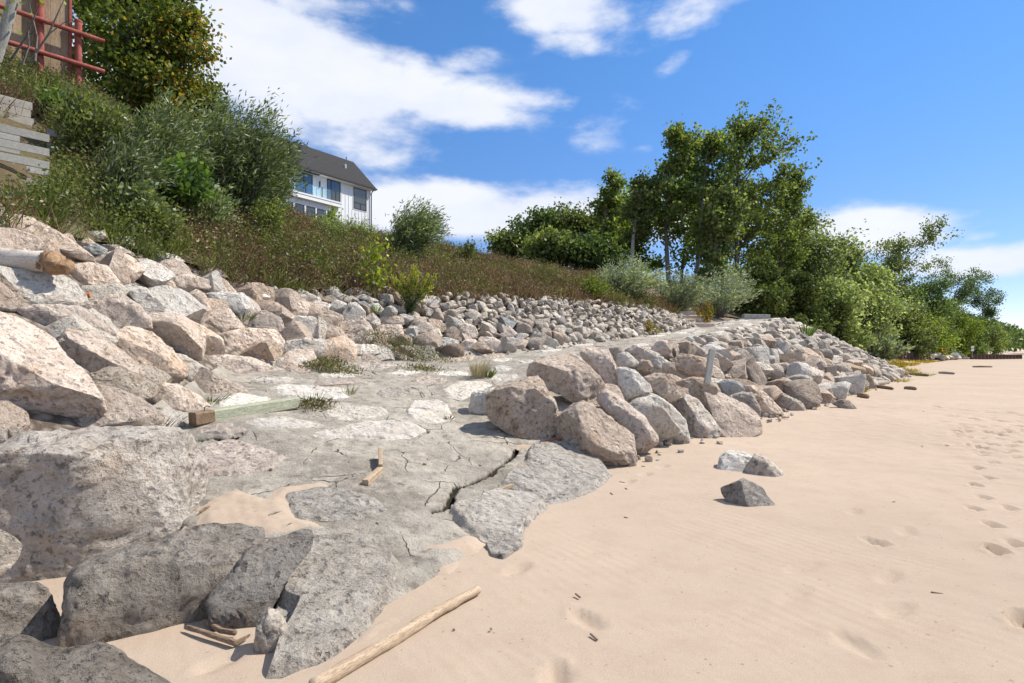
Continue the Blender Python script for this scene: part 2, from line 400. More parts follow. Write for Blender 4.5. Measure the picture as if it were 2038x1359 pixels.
def mk_leaf(name, stops, trans=.35, gloss=.05, objvar=.25):
    """leaf faces: diffuse + some light through the blade + a little sheen; every leaf its own shade"""
    m = MT(name); r = m.island()
    col = m.ramp(r, stops)
    pos = m.noise(m.coord('Object'), .9, 3, .6)
    hs = m.n.new('ShaderNodeHueSaturation'); m.l.new(col, hs.inputs['Color'])
    m.l.new(m.math('MULTIPLY', m.rng(m.rand(), 0, 1, 1 - objvar, 1 + objvar), m.rng(pos, .35, .65, .75, 1.2)), hs.inputs['Value'])
    col = hs.outputs[0]
    m.n.remove(m.b)
    d = m.n.new('ShaderNodeBsdfDiffuse'); t = m.n.new('ShaderNodeBsdfTranslucent'); g = m.n.new('ShaderNodeBsdfGlossy'); g.inputs['Roughness'].default_value = .45
    m.l.new(col, d.inputs[0])
    tcol = m.mix(1.0, col, (1.12, 1.22, .62), 'MULTIPLY'); m.l.new(tcol, t.inputs[0])
    g.inputs[0].default_value = (.5, .55, .5, 1)
    a = m.n.new('ShaderNodeMixShader'); a.inputs[0].default_value = trans; m.l.new(d.outputs[0], a.inputs[1]); m.l.new(t.outputs[0], a.inputs[2])
    b = m.n.new('ShaderNodeMixShader'); b.inputs[0].default_value = gloss; m.l.new(a.outputs[0], b.inputs[1]); m.l.new(g.outputs[0], b.inputs[2])
    m.l.new(b.outputs[0], m.out.inputs[0])
    return m.m
M['leaf_poplar'] = mk_leaf('leaf_poplar', [(0, (0.088, 0.125, 0.027)), (.45, (0.163, 0.219, 0.050)), (.85, (0.263, 0.312, 0.094)), (1, (0.450, 0.413, 0.125))], trans=.52, gloss=.04)
M['leaf_dark'] = mk_leaf('leaf_dark', [(0, (0.062, 0.100, 0.030)), (.5, (0.119, 0.169, 0.053)), (1, (0.200, 0.250, 0.088))], trans=.52, gloss=.04)
M['leaf_lime'] = mk_leaf('leaf_lime', [(0, (.10, .14, .02)), (.5, (.20, .27, .04)), (1, (.34, .38, .07))], trans=.5, gloss=.03)
M['leaf_oak'] = mk_leaf('leaf_oak', [(0, (0.090, 0.120, 0.034)), (.5, (0.168, 0.204, 0.062)), (1, (0.288, 0.300, 0.114))], trans=.52, gloss=.04)
M['leaf_pale'] = mk_leaf('leaf_pale', [(0, (0.121, 0.154, 0.055)), (.5, (0.220, 0.264, 0.105)), (1, (0.396, 0.429, 0.220))], trans=.52, gloss=.04)
M['leaf_autumn'] = mk_leaf('leaf_autumn', [(0, (.08, .10, .02)), (.35, (.20, .19, .03)), (.7, (.36, .25, .04)), (1, (.50, .20, .04))], trans=.5, gloss=.03)
M['leaf_maple'] = mk_leaf('leaf_maple', [(0, (.055, .085, .018)), (.6, (.125, .165, .03)), (.93, (.24, .26, .045)), (1, (.40, .25, .045))], trans=.5, gloss=.03)
M['leaf_turning'] = mk_leaf('leaf_turning', [(0, (.06, .085, .018)), (.45, (.13, .16, .03)), (.72, (.24, .22, .04)), (.9, (.38, .26, .045)), (1, (.48, .20, .04))], trans=.5, gloss=.03)
M['concrete'] = mk_plain('weathered_concrete', (0.400, 0.368, 0.312), .9, .1, .2, 3)
M['leaf_willow'] = mk_leaf('leaf_willow', [(0, (0.078, 0.114, 0.036)), (.55, (0.162, 0.204, 0.072)), (.85, (0.288, 0.336, 0.156)), (1, (0.552, 0.576, 0.432))], trans=.38, gloss=.05)
M['leaf_silver'] = mk_leaf('leaf_silver', [(0, (.15, .19, .07)), (.4, (.29, .34, .17)), (.8, (.48, .51, .36)), (1, (.66, .67, .55))], trans=.35, gloss=.05)
M['leaf_juniper'] = mk_leaf('leaf_juniper', [(0, (0.042, 0.066, 0.019)), (.5, (0.090, 0.120, 0.034)), (1, (0.204, 0.228, 0.048))], trans=.2, gloss=.03)
M['leaf_vine'] = mk_leaf('leaf_vine', [(0, (.05, .10, .02)), (.6, (.12, .20, .04)), (1, (.24, .32, .09))], trans=.5)
M['leaf_yellow'] = mk_leaf('leaf_yellow', [(0, (.14, .20, .02)), (.6, (.28, .33, .03)), (1, (.45, .42, .05))], trans=.5)
M['golden'] = mk_leaf('goldenrod_bloom', [(0, (.26, .31, .05)), (.6, (.42, .43, .07)), (1, (.60, .52, .09))], trans=.4)
M['dry'] = mk_leaf('dry', [(0, (.09, .055, .034)), (.45, (.165, .102, .064)), (.8, (.27, .18, .115)), (1, (.44, .33, .22))], trans=.3, gloss=.02)
M['straw'] = mk_leaf('straw', [(0, (.42, .32, .19)), (1, (.70, .60, .42))], trans=.3, gloss=.08)
M['green_blade'] = mk_leaf('green_blade', [(0, (0.068, 0.089, 0.024)), (.6, (0.136, 0.166, 0.043)), (1, (0.238, 0.255, 0.085))], trans=.4, gloss=.03)
M['bark'] = mk_wood('bark', (.16, .135, .11), (.23, .20, .17), (.07, .06, .05), (3, 3, .7))
M['bark_pale'] = mk_wood('bark_pale', (.34, .32, .28), (.46, .44, .39), (.16, .15, .13), (3, 3, .8))
M['driftwood'] = mk_wood('driftwood', (.40, .295, .195), (.54, .425, .305), (.20, .135, .085), (1.2, 14, 14))
M['drift_grey'] = mk_wood('driftwood_grey', (.40, .34, .27), (.50, .44, .36), (.18, .14, .10), (2, 9, 9))
M['drift_dark'] = mk_wood('driftwood_dark', (.22, .15, .10), (.30, .22, .15), (.10, .07, .05), (2, 9, 9))
M['bark_white'] = mk_wood('weathered_log', (.52, .48, .42), (.60, .56, .50), (.36, .28, .20), (1.5, 7, 7))
M['log_end'] = mk_wood('broken_log_end', (.30, .18, .095), (.46, .31, .185), (.06, .04, .028), (7, 7, 7))
M['timber_green'] = mk_wood('treated_timber', (.30, .32, .23), (.42, .43, .32), (.15, .13, .09), (1.2, 10, 10))
M['timber_end'] = mk_wood('timber_brown', (.18, .12, .075), (.27, .19, .12), (.07, .05, .035), (3, 3, 3))
M['timber_grey'] = mk_wood('grey_timber', (.36, .35, .31), (.46, .45, .40), (.18, .17, .15), (1.2, 9, 9))
M['fence_board'] = mk_wood('fence_board', (.33, .24, .155), (.44, .33, .22), (.12, .085, .055), (9, 9, 1.0))
M['fence_red'] = mk_plain('red_stain', (.33, .10, .08), .85, .1, .3)
M['white_wall'] = mk_plain('white_siding', (.76, .77, .77), .6, .3, .03)
M['white_trim'] = mk_plain('white_trim', (.80, .80, .79), .5, .3, .02)
M['black_metal'] = mk_plain('black_metal', (.03, .03, .032), .45, .4, .1)
M['steel_rust'] = mk_plain('rusty_steel', (.10, .065, .05), .8, .2, .35)
M['brick_red'] = mk_plain('red_brick', (.42, .17, .08), .9, .1, .2, 20)
M['teal'] = mk_plain('teal_plastic', (.03, .30, .28), .4, .4, .1)
M['block'] = mk_plain('concrete_block', (.38, .38, .365), .9, .1, .15)
M['step'] = mk_plain('stone_step', (.50, .40, .31), .9, .1, .15)
M['orange'] = mk_plain('orange_plastic', (.60, .20, .05), .5, .3, .1)
M['flag_red'] = mk_plain('flag_cloth', (.55, .16, .18), .8, .1, .1)
def mk_roof():
    m = MT('roof_shingle'); v = m.coord('Object'); n = m.noise(v, 9, 3, .8); b = m.noise(v, 1.2, 3)
    col = m.ramp(n, [(.3, (.022, .022, .024)), (.7, (.066, .064, .063))]); col = m.mix(m.math('MULTIPLY', b, .3), col, (.07, .067, .065))
    return m.done(col, .9, m.bump(n, .6, .02), .1)
M['roof'] = mk_roof()
def mk_glass(name, c, rough=.04):
    m = MT(name); m.b.inputs['Metallic'].default_value = 0.0
    m.b.inputs['Coat Weight'].default_value = 1.0; m.b.inputs['Coat Roughness'].default_value = .02
    return m.done(c, rough, None, .8)
M['glass'] = mk_glass('window_glass', (.035, .05, .055))
def mk_rail_glass():
    m = MT('railing_glass')
    t = m.n.new('ShaderNodeBsdfTransparent'); t.inputs[0].default_value = (.8, .92, .9, 1)
    g = m.n.new('ShaderNodeBsdfGlossy'); g.inputs['Roughness'].default_value = .03
    x = m.n.new('ShaderNodeMixShader'); x.inputs[0].default_value = .18
    m.l.new(t.outputs[0], x.inputs[1]); m.l.new(g.outputs[0], x.inputs[2]); m.l.new(x.outputs[0], m.out.inputs[0])
    m.n.remove(m.b); return m.m
M['rail_glass'] = mk_rail_glass()
def mk_water():
    m = MT('lake_water'); v = m.coord('Position', (1, 1, 1)); n = m.noise(v, 1.5, 5, .6)
    m.b.inputs['IOR'].default_value = 1.33
    return m.done((.05, .12, .16), .08, m.bump(n, .4, .08), .5)
M['water'] = mk_water()
# ---------------------------------------------------------------- terrain: profiles across the shore
TH = math.radians(40)
SU, CU = math.sin(TH), math.cos(TH)
def to_uv(x, y): return x * SU + y * CU, -x * CU + y * SU      # u along the shore, v inland
def to_xy(u, v): return u * SU - v * CU, u * CU + v * SU
US = np.array([-10, 0, 0.8, 1.4, 2, 3, 4, 5, 6, 7.5, 9, 11, 13, 16, 20, 23, 25, 28, 31, 36, 41, 45, 50, 60, 90, 130, 260.])
def T(*pts):
    p = np.array(pts, float); return np.interp(US, p[:, 0], p[:, 1])
V0 = T((-10, 4.6), (0, 3.9), (.8, 3.6), (1.4, 2.55), (2, 2.5), (3, 2.73), (4, 3.05), (5, 3.25), (6, 3.45), (7.5, 3.8), (36, 3.8), (41, 3.9), (45, 4.6), (50, 6), (60, 7), (90, 6.5), (130, 4), (260, -8))
Z0 = T((-10, -.03), (260, -.03))
V1 = T((-10, 4.9), (0, 4.2), (.8, 3.9), (1.4, 2.85), (2, 2.8), (3, 3.0), (4, 3.3), (5, 3.6), (6, 4.25), (7.5, 5.0), (9, 5.6), (13, 6.5), (20, 7.1), (25, 7.5), (31, 8.0), (36, 7.2), (41, 6.0), (45, 6.0), (50, 8), (60, 9), (90, 8.5), (130, 6), (260, -6))
Z1 = T((-10, .1), (0, .08), (.8, .06), (1.4, .05), (5, .07), (6, .22), (7.5, .65), (9, 1.08), (11, 1.36), (13, 1.58), (20, 2.10), (25, 2.52), (31, 3.15), (36, 2.5), (41, 1.2), (45, .25), (50, .15), (260, .2))
V2 = T((-10, 6.6), (0, 6.2), (.8, 6.1), (1.4, 6.2), (2, 6.7), (3, 7.8), (4, 9.2), (5, 9.65), (9, 9.7), (13, 9.5), (20, 9.8), (25, 10.0), (31, 10.6), (36, 10.6), (41, 10.4), (45, 10), (50, 11), (60, 12), (90, 11), (130, 9), (260, -3))
Z2 = T((-10, .4), (0, .3), (.8, .28), (1.4, .32), (2, .5), (3, .85), (4, 1.1), (5, 1.25), (9, 1.30), (13, 1.54), (16, 1.78), (20, 2.10), (25, 2.55), (31, 3.12), (36, 3.0), (41, 2.2), (45, 1.2), (50, .8), (60, .8), (260, .8))
V3 = T((-10, 9.6), (0, 9.4), (1.4, 10.0), (2.6, 11.3), (4, 11.8), (6, 12.0), (8, 11.8), (10.4, 11.9), (14, 12.3), (18, 11.9), (23, 11.3), (25, 11.4), (31, 12.0), (41, 12), (50, 13), (60, 14), (130, 12), (260, 2))
Z3 = T((-10, 3.1), (0, 3.05), (1.4, 3.15), (2.6, 3.4), (4, 3.25), (6, 2.85), (8, 2.95), (10.4, 3.0), (14, 3.25), (18, 3.4), (23, 3.38), (25, 3.2), (31, 3.6), (41, 3.4), (50, 2.2), (60, 2.0), (260, 2))
V4 = T((-10, 20), (4, 20), (8, 21), (12, 22), (16, 22), (20, 20.5), (23, 17.5), (27, 17), (32, 17), (43, 18), (60, 20), (130, 20), (260, 14))
Z4 = T((-10, 9.2), (4, 9.1), (8, 7.7), (12, 6.55), (16, 6.6), (20, 6.3), (23, 5.4), (27, 5.1), (32, 5.6), (43, 6.9), (60, 7), (90, 7), (130, 6), (260, 7))
V5 = T((-10, 50), (260, 50)); Z5 = T((-10, 15), (12, 14), (24, 13.0), (40, 12.8), (60, 12.5), (130, 12), (260, 14))
V6 = T((-10, 220), (260, 220)); Z6 = T((-10, 18), (260, 16))
VK = np.stack([V0, V1, V2, V3, V4, V5, V6], 1); ZK = np.stack([Z0, Z1, Z2, Z3, Z4, Z5, Z6], 1)
def prof(u):
    u = np.asarray(u, float).ravel()
    return (np.stack([np.interp(u, US, VK[:, k]) for k in range(7)], 1), np.stack([np.interp(u, US, ZK[:, k]) for k in range(7)], 1))
def Huv(u, v):
    u = np.asarray(u, float); v = np.asarray(v, float); sh = np.broadcast(u, v).shape
    u = np.broadcast_to(u, sh).ravel(); v = np.broadcast_to(v, sh).ravel()
    vk, zk = prof(u); z = np.where(v < vk[:, 0], -.03, zk[:, 6])
    for k in range(6):
        a, b = vk[:, k], vk[:, k + 1]; t = np.clip((v - a) / np.maximum(b - a, 1e-6), 0, 1)
        if k in (2, 3): t2 = t
        else: t2 = t
        z = np.where((v >= a) & (v <= b), zk[:, k] + (zk[:, k + 1] - zk[:, k]) * t2, z)
    return z.reshape(sh)
def Hxy(x, y):
    u, v = to_uv(np.asarray(x, float), np.asarray(y, float)); return np.maximum(Huv(u, v), 0.0)
YS = 1.2 * (1.004 ** np.arange(1500))
def cast(px, py, dflt=30.0):
    """photo pixel -> first point of the terrain along that ray"""
    x, y = (px - CX) / F, (py - HY) / F
    z = EYE - y * YS; h = Hxy(x * YS, YS); i = np.argmax(z < h)
    if not (z < h).any(): Y = dflt
    elif i == 0: Y = YS[0]
    else:
        a, b = z[i-1] - h[i-1], z[i] - h[i]; Y = YS[i-1] + (YS[i] - YS[i-1]) * a / (a - b)
    return np.array([x * Y, Y, EYE - y * Y])
def at(px, py, Y): return Vector(((px - CX) / F * Y, Y, EYE - (py - HY) / F * Y))
def to_px(x, y, z): return CX + F * x / y, HY - F * (z - EYE) / y
def frange(segs):
    out = []
    for a, b, st in segs: out += list(np.arange(a, b - 1e-6, st))
    return np.array(out + [segs[-1][1]])
def grid_faces(n, m):
    i = np.arange((n - 1) * (m - 1)); r, c = i // (m - 1), i % (m - 1); a = r * m + c
    return np.stack([a, a + 1, a + m + 1, a + m], 1)

# beach: one sheet to the horizon, with wind ripples and footprints near the camera
def G0(px, py): Y = EYE * F / (py - HY); return (px - CX) / F * Y, Y
foot = []
for px, py, ang, L, dp in [(1165, 1232, -24, .30, .022), (1105, 1349, 10, .26, .03), (1980, 1097, 15, .24, .055), (1975, 1047, 10, .24, .035), (1938, 1014, 20, .22, .04), (1957, 990, 20, .22, .035),
        (1940, 965, 25, .24, .035), (1968, 950, 25, .24, .035), (1945, 931, 28, .24, .03), (1976, 921, 30, .24, .035), (1955, 905, 30, .24, .03), (1972, 894, 32, .24, .03),
        (1930, 870, 33, .26, .03), (1965, 860, 33, .26, .03), (1988, 850, 35, .26, .03), (1945, 836, 35, .26, .03), (1975, 826, 35, .28, .03), (1742, 1080, -20, .22, .03), (1770, 1150, 50, .30, .014),
        (1785, 1217, 60, .32, .016), (1700, 1282, -10, .32, .016), (1600, 1132, 60, .4, .010), (1580, 1190, 55, .36, .010), (1030, 1135, 40, .26, .018), (2032, 1236, 45, .26, .05), (440, 1318, 30, .26, .02),
        (1805, 1060, 40, .3, .012), (1250, 960, 40, .26, .02), (1285, 945, 40, .26, .02), (1320, 930, 40, .26, .016), (1700, 1020, 40, .26, .012), (2020, 1085, 20, .2, .03), (2010, 1010, 20, .22, .03), (2025, 910, 35, .26, .03)]:
    x, y = G0(px, py); foot.append((x, y, math.radians(ang), L, dp))
fr = np.random.default_rng(5)
for i in range(330):
    px = fr.uniform(1640, 2038) if i % 3 else fr.uniform(1880, 2038); py = 716 + 190 * fr.uniform(0, 1) ** 1.4
    if py > 780 and px < 1830 + (py - 780) * .75: continue
    x, y = G0(px, py)
    if y > 40: continue
    foot.append((x, y, fr.uniform(0, 3.1), fr.uniform(.2, .34), fr.uniform(.025, .055)))
def sand_h(X, Y):
    R = np.hypot(X, Y)
    z = .035 * noise2(X, Y, .33, 2.0, 3) + .010 * noise2(X, Y, 1.7, 4.0, 3)
    amp = np.clip(noise2(X, Y, .8, 9.0, 2) * 2.2 + .55, 0, 1) * np.clip((14 - R) / 8, 0, 1)
    ph = (X * .92 + Y * .55) * 2 * PI / .085 + 9.0 * noise2(X, Y, 1.3, 6.0, 3)
    z = z + amp * .0 * np.sin(ph)
    rough = np.clip((X - 2.3 - .28 * Y) / 2.0, 0, 1) * np.clip((30 - Y) / 10, 0, 1)      # the walked-over lower beach
    z = z + rough * .024 * noise2(X, Y, 6.0, 12.0, 3)
    z = z + np.clip((-Y + X * .84 - 4) / 30, 0, 1) * 0
    for fx, fy, a, L, dp in foot:
        m = (np.abs(X - fx) < .5) & (np.abs(Y - fy) < .5)
        if not m.any(): continue
        dx, dy = X[m] - fx, Y[m] - fy
        p = dx * math.sin(a) + dy * math.cos(a); q = dx * math.cos(a) - dy * math.sin(a)
        wid = .048 + .012 * np.cos(p / L * 5.2 + .6)
        r = np.sqrt((p / (L / 2)) ** 2 + (q / wid) ** 2)
        dp = dp * (1.3 if fy < 6 else 1.5); d = -dp * (1 / (1 + np.exp((r - .95) * 11))) + .32 * dp * np.exp(-((r - 1.25) / .22) ** 2)
        z[m] += d + .10 * dp * np.sin(p * 70) * (r < .9)
    return z
gx = np.concatenate([-np.array([6000, 2500, 1200, 600, 300, 160, 90, 55, 35, 24, 17, 13, 10, 8, 6.5, 5.5, 4.6]), frange([(-4.0, -2.6, .08), (-2.6, 6.4, .038), (6.4, 12, .06), (12, 24, .2), (24, 60, 1.2)]), np.array([75, 100, 140, 200, 300, 600, 1200, 2500, 6000])])
gy = np.concatenate([-np.array([6000, 1500, 400, 120, 40, 12, 4, 1.0]), frange([(0, 2.2, .2), (2.2, 6.6, .034), (6.6, 11, .045), (11, 22, .14), (22, 60, 1.0)]), np.array([75, 100, 140, 200, 300, 600, 1200, 2500, 6000])])
GX, GY = np.meshgrid(gx, gy)
SZ = np.zeros_like(GX)
near = (np.abs(GX) < 70) & (GY > -5) & (GY < 70)
SZ[near] = sand_h(GX[near], GY[near])
uu, vv = to_uv(GX, GY)
SZ -= np.clip((-6.0 - vv) / 10, 0, 1) * .9          # slips under the lake
SZ -= (vv > V3.max() + 4) * 1.0                      # tucked under the bluff
o = mesh_obj('beach', np.stack([GX.ravel(), GY.ravel(), SZ.ravel()], 1), grid_faces(len(gy), len(gx)), M['sand'], smooth=180)
tag(o, 'pale tan sand beach with ripples and footprints', kind='structure')
# lake
lu = np.array([-3000, -100, 60, 100, 140, 260, 3000.]); le = np.array([-8, -7.5, -6.5, -5.2, -5.2, -14, -200.])
V = []
for u_, e_ in zip(lu, le):
    for v_ in (e_ - .0, -4000): x_, y_ = to_xy(u_, v_); V.append((x_, y_, -.06))
o = mesh_obj('lake', V, grid_faces(len(lu), 2), M['water']); tag(o, 'blue lake water at the far end of the beach', kind='structure')

# bluff ground: loft from the ramp's inland edge upward; the stone bed under the lakeside riprap is a strip of its own
def loft(name, us, ts, k0, k1, mat, jit, dz=0.0, smooth=180):
    vk, _ = prof(us); P = []
    kk = np.asarray(ts)                                # ts run from k0 to k1 in profile-key units
    for i, u_ in enumerate(us):
        v_ = np.interp(kk, np.arange(7), vk[i]); z_ = Huv(np.full(len(v_), u_), v_)
        x_, y_ = to_xy(u_, v_); P.append(np.stack([x_, y_, z_], 1))
    P = np.concatenate(P); P[:, 2] += dz + jit * noise2(P[:, 0], P[:, 1], 1.1, 3.0, 3)
    return mesh_obj(name, P, grid_faces(len(us), len(ts)), mat, smooth=smooth)
ub = frange([(-10, 28, .25), (28, 60, .8), (60, 130, 4), (130, 260, 15)])
o = loft('bluff', ub, np.concatenate([np.linspace(3, 4, 26), np.linspace(4.05, 5, 20), [5.3, 6]]), 3, 6, M['earth'], .10)
tag(o, 'brown earth bluff rising behind the stone slope', kind='structure')
o = loft('stone_bed_inland', ub[ub < 60], np.linspace(2, 3.02, 14), 2, 3, M['bed'], .05, dz=-.10); tag(o, 'dark gravel bed under the inland stone slope', kind='structure')
o = loft('stone_bed_lakeside', ub[(ub > 5.5) & (ub < 60)], np.linspace(0, 1.05, 12), 0, 1, M['bed'], .04, dz=-.14); tag(o, 'dark gravel bed under the lakeside riprap', kind='structure')
o = loft('beach_backshore', ub[ub > 44], np.linspace(0, 3.02, 10), 0, 3, M['sand'], .03, dz=.01); tag(o, 'sandy backshore below the far bushes', kind='structure')

# mortared ramp with carved cracks
cracks_px = [
    [(1033, 882), (1022, 905), (1010, 915), (985, 932), (962, 945), (925, 962), (905, 970), (893, 1000), (885, 1012), (860, 1018)],
    [(905, 1012), (940, 1000), (975, 985), (1010, 978), (1050, 985), (1090, 1000)],
    [(622, 1075), (600, 1100), (580, 1130), (560, 1165), (545, 1190), (528, 1210)],
    [(480, 858), (455, 875), (420, 870), (390, 875)], [(640, 860), (700, 842), (780, 832), (835, 850), (850, 858), (815, 870)],
    [(960, 1070), (950, 1095), (972, 1110)]]
CR = []
for c in cracks_px:
    w = np.array([cast(*p)[:2] for p in c])
    CR.append(w)
def crack_d(X, Y):
    d = np.full(X.shape, 9.0)
    for w in CR:
        for a, b in zip(w[:-1], w[1:]):
            ab = b - a; t = np.clip(((X - a[0]) * ab[0] + (Y - a[1]) * ab[1]) / (ab @ ab), 0, 1)
            d = np.minimum(d, np.hypot(X - a[0] - t * ab[0], Y - a[1] - t * ab[1]))
    return d
ur = frange([(.9, 6.5, .022), (6.5, 12, .06), (12, 36, .2)])
tr = np.concatenate([np.linspace(0, .98, 24), np.linspace(1.0, 1.52, 160), np.linspace(1.53, 2.08, 56)])
vk, _ = prof(ur); P = []
for i, u_ in enumerate(ur):
    t0_ = np.interp(u_, [5.6, 7.2], [.0, .9]); ti = np.maximum(tr, t0_ + .02 * tr)
    v_ = np.interp(ti, np.arange(7), vk[i]); z_ = Huv(np.full(len(v_), u_), v_) - .10 * np.clip(.75 - ti, 0, .75) / .75; x_, y_ = to_xy(u_, v_); P.append(np.stack([x_, y_, z_], 1))
P = np.concatenate(P)
def ramp_relief(X, Y):
    z = .040 * noise2(X, Y, .9, 21.0, 3) + .030 * noise2(X, Y, 3.6, 22.0, 4) + .010 * noise2(X, Y, 14, 23.0, 3)
    return z * np.clip((45 - Y) / 20, .3, 1)
nr = P[:, 1] < 12
dz = ramp_relief(P[:, 0], P[:, 1])
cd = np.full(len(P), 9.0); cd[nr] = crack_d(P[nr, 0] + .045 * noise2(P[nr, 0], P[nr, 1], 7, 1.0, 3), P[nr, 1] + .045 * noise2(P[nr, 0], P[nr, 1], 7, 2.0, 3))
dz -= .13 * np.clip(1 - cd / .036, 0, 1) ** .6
P[:, 2] += dz
RF = grid_faces(len(ur), len(tr))
ppx, ppy = to_px(P[:, 0], np.maximum(P[:, 1], .5), P[:, 2])
bnd = (np.interp(ppy, [865, 900, 1000, 1055, 1066, 1078, 1100, 1200, 1359, 1500], [240, 290, 350, 375, 470, 590, 590, 535, 500, 470]))
bnd = np.where(ppy > 865, bnd + 14 * noise2(P[:, 0], P[:, 1], 5, 3.3, 3), -9e9); P[:, 2] -= .55 * np.clip((bnd - ppx) / 40, 0, 1); off = ppx < bnd - 60   # broken edge of the mortar
RF = RF[~off[RF].any(1)]
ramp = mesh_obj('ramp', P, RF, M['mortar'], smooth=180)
sa_ = ramp.data.attributes.new('crack_shade', 'FLOAT', 'POINT'); sa_.data.foreach_set('value', np.clip(1 - cd / .036, 0, 1).astype(np.float32))  # mask for the shade painted inside the grooves
tag(ramp, 'cracked grey mortar ramp set with flat stones, climbing beside the riprap', kind='structure')
def Hramp(x, y): return Hxy(x, y) + ramp_relief(np.asarray(x, float), np.asarray(y, float))

# ---------------------------------------------------------------- traced shapes (zoomed-view coordinates -> photo pixels)
VIEW = {'A': (0, 400, 2.7186), 'C': (0, 820, 2.5214), 'D': (400, 820, 2.5214), 'F': (560, 540, 2.9114), 'G': (950, 560, 2.9114), 'P': (0, 0, 1.0)}
def pix(view, pts):
    ox, oy, s = VIEW[view]; return [(ox + a / s, oy + b / s) for a, b in pts]
def area_centroid(p):
    p = np.array(p, float); x, y = p[:, 0], p[:, 1]; x2, y2 = np.roll(x, -1), np.roll(y, -1); c = x * y2 - x2 * y; A = c.sum() / 2
    return A, ((x + x2) * c).sum() / (6 * A), ((y + y2) * c).sum() / (6 * A)
def radial(poly, n=360, soft=3.0):
    """distance from the origin to a closed outline, by angle"""
    p = np.array(poly, float); q = np.roll(p, -1, 0); ph = np.arange(n) * 2 * PI / n; R = np.zeros(n)
    for a, b in zip(p, q):
        e = b - a; den = np.cos(ph) * e[1] - np.sin(ph) * e[0]
        with np.errstate(divide='ignore', invalid='ignore'):
            t = (a[0] * e[1] - a[1] * e[0]) / den; s = (a[0] * np.sin(ph) - a[1] * np.cos(ph)) / den
        ok = (s >= -1e-9) & (s <= 1 + 1e-9) & (t > 0); R = np.where(ok & (t > R), t, R)
    R = np.where(R <= 0, R[R > 0].mean(), R)
    k = np.arange(-12, 13); w = np.exp(-(k / soft) ** 2 / 2); w /= w.sum()
    return sum(w[i] * np.roll(R, k[i]) for i in range(len(k)))
ICO = {}
def ico(sub):
    if sub not in ICO:
        bm = bmesh.new(); bmesh.ops.create_icosphere(bm, subdivisions=sub, radius=1.0)
        ICO[sub] = (np.array([v.co[:] for v in bm.verts]), np.array([[v.index for v in f.verts] for f in bm.faces])); bm.free()
    return ICO[sub]
def weather(V, size, r, cuts, lo=(.68, .92), front=True, amp=(.012, .026, .016), pits=True, rim=None):
    """shear off facets, then roughen"""
    for k in range(cuts):
        n = np.array([r.uniform(-1, 1), r.uniform(-1.2, -.3) if front else r.uniform(-1, 1), r.uniform(-.8, 1.1)]); n /= np.linalg.norm(n)
        s = V @ n
        if rim is not None: e = s[rim].max(); d = e + (s.max() - e) * r.uniform(-.12, .38)
        else: d = s.max() * r.uniform(*lo)
        ex = np.maximum(s - d, 0); V = V - ex[:, None] * n
    N = V / np.maximum(np.linalg.norm(V, axis=1, keepdims=True), 1e-6); o = r.uniform(0, 90, 3)
    d = amp[0] * size * fbm(V / size * 1.5 + o, 3) + amp[1] * size * fbm(V / size * 4.5 + o, 3)
    rd = 1 - np.abs(fbm(V / size * 3.0 + o * 1.7, 3)) * 2
    d = d + amp[2] * size * fbm(V / size * 14 + o, 2) - .03 * size * np.clip(rd - .62, 0, 1)
    if pits: d = d - .05 * size * np.clip(vnoise(V / size * 7.5 + o) - .35, 0, 1) - .03 * size * np.clip(vnoise(V / size * 17 + o) - .4, 0, 1)
    return V + N * d[:, None]
BOULDER_POLY = []
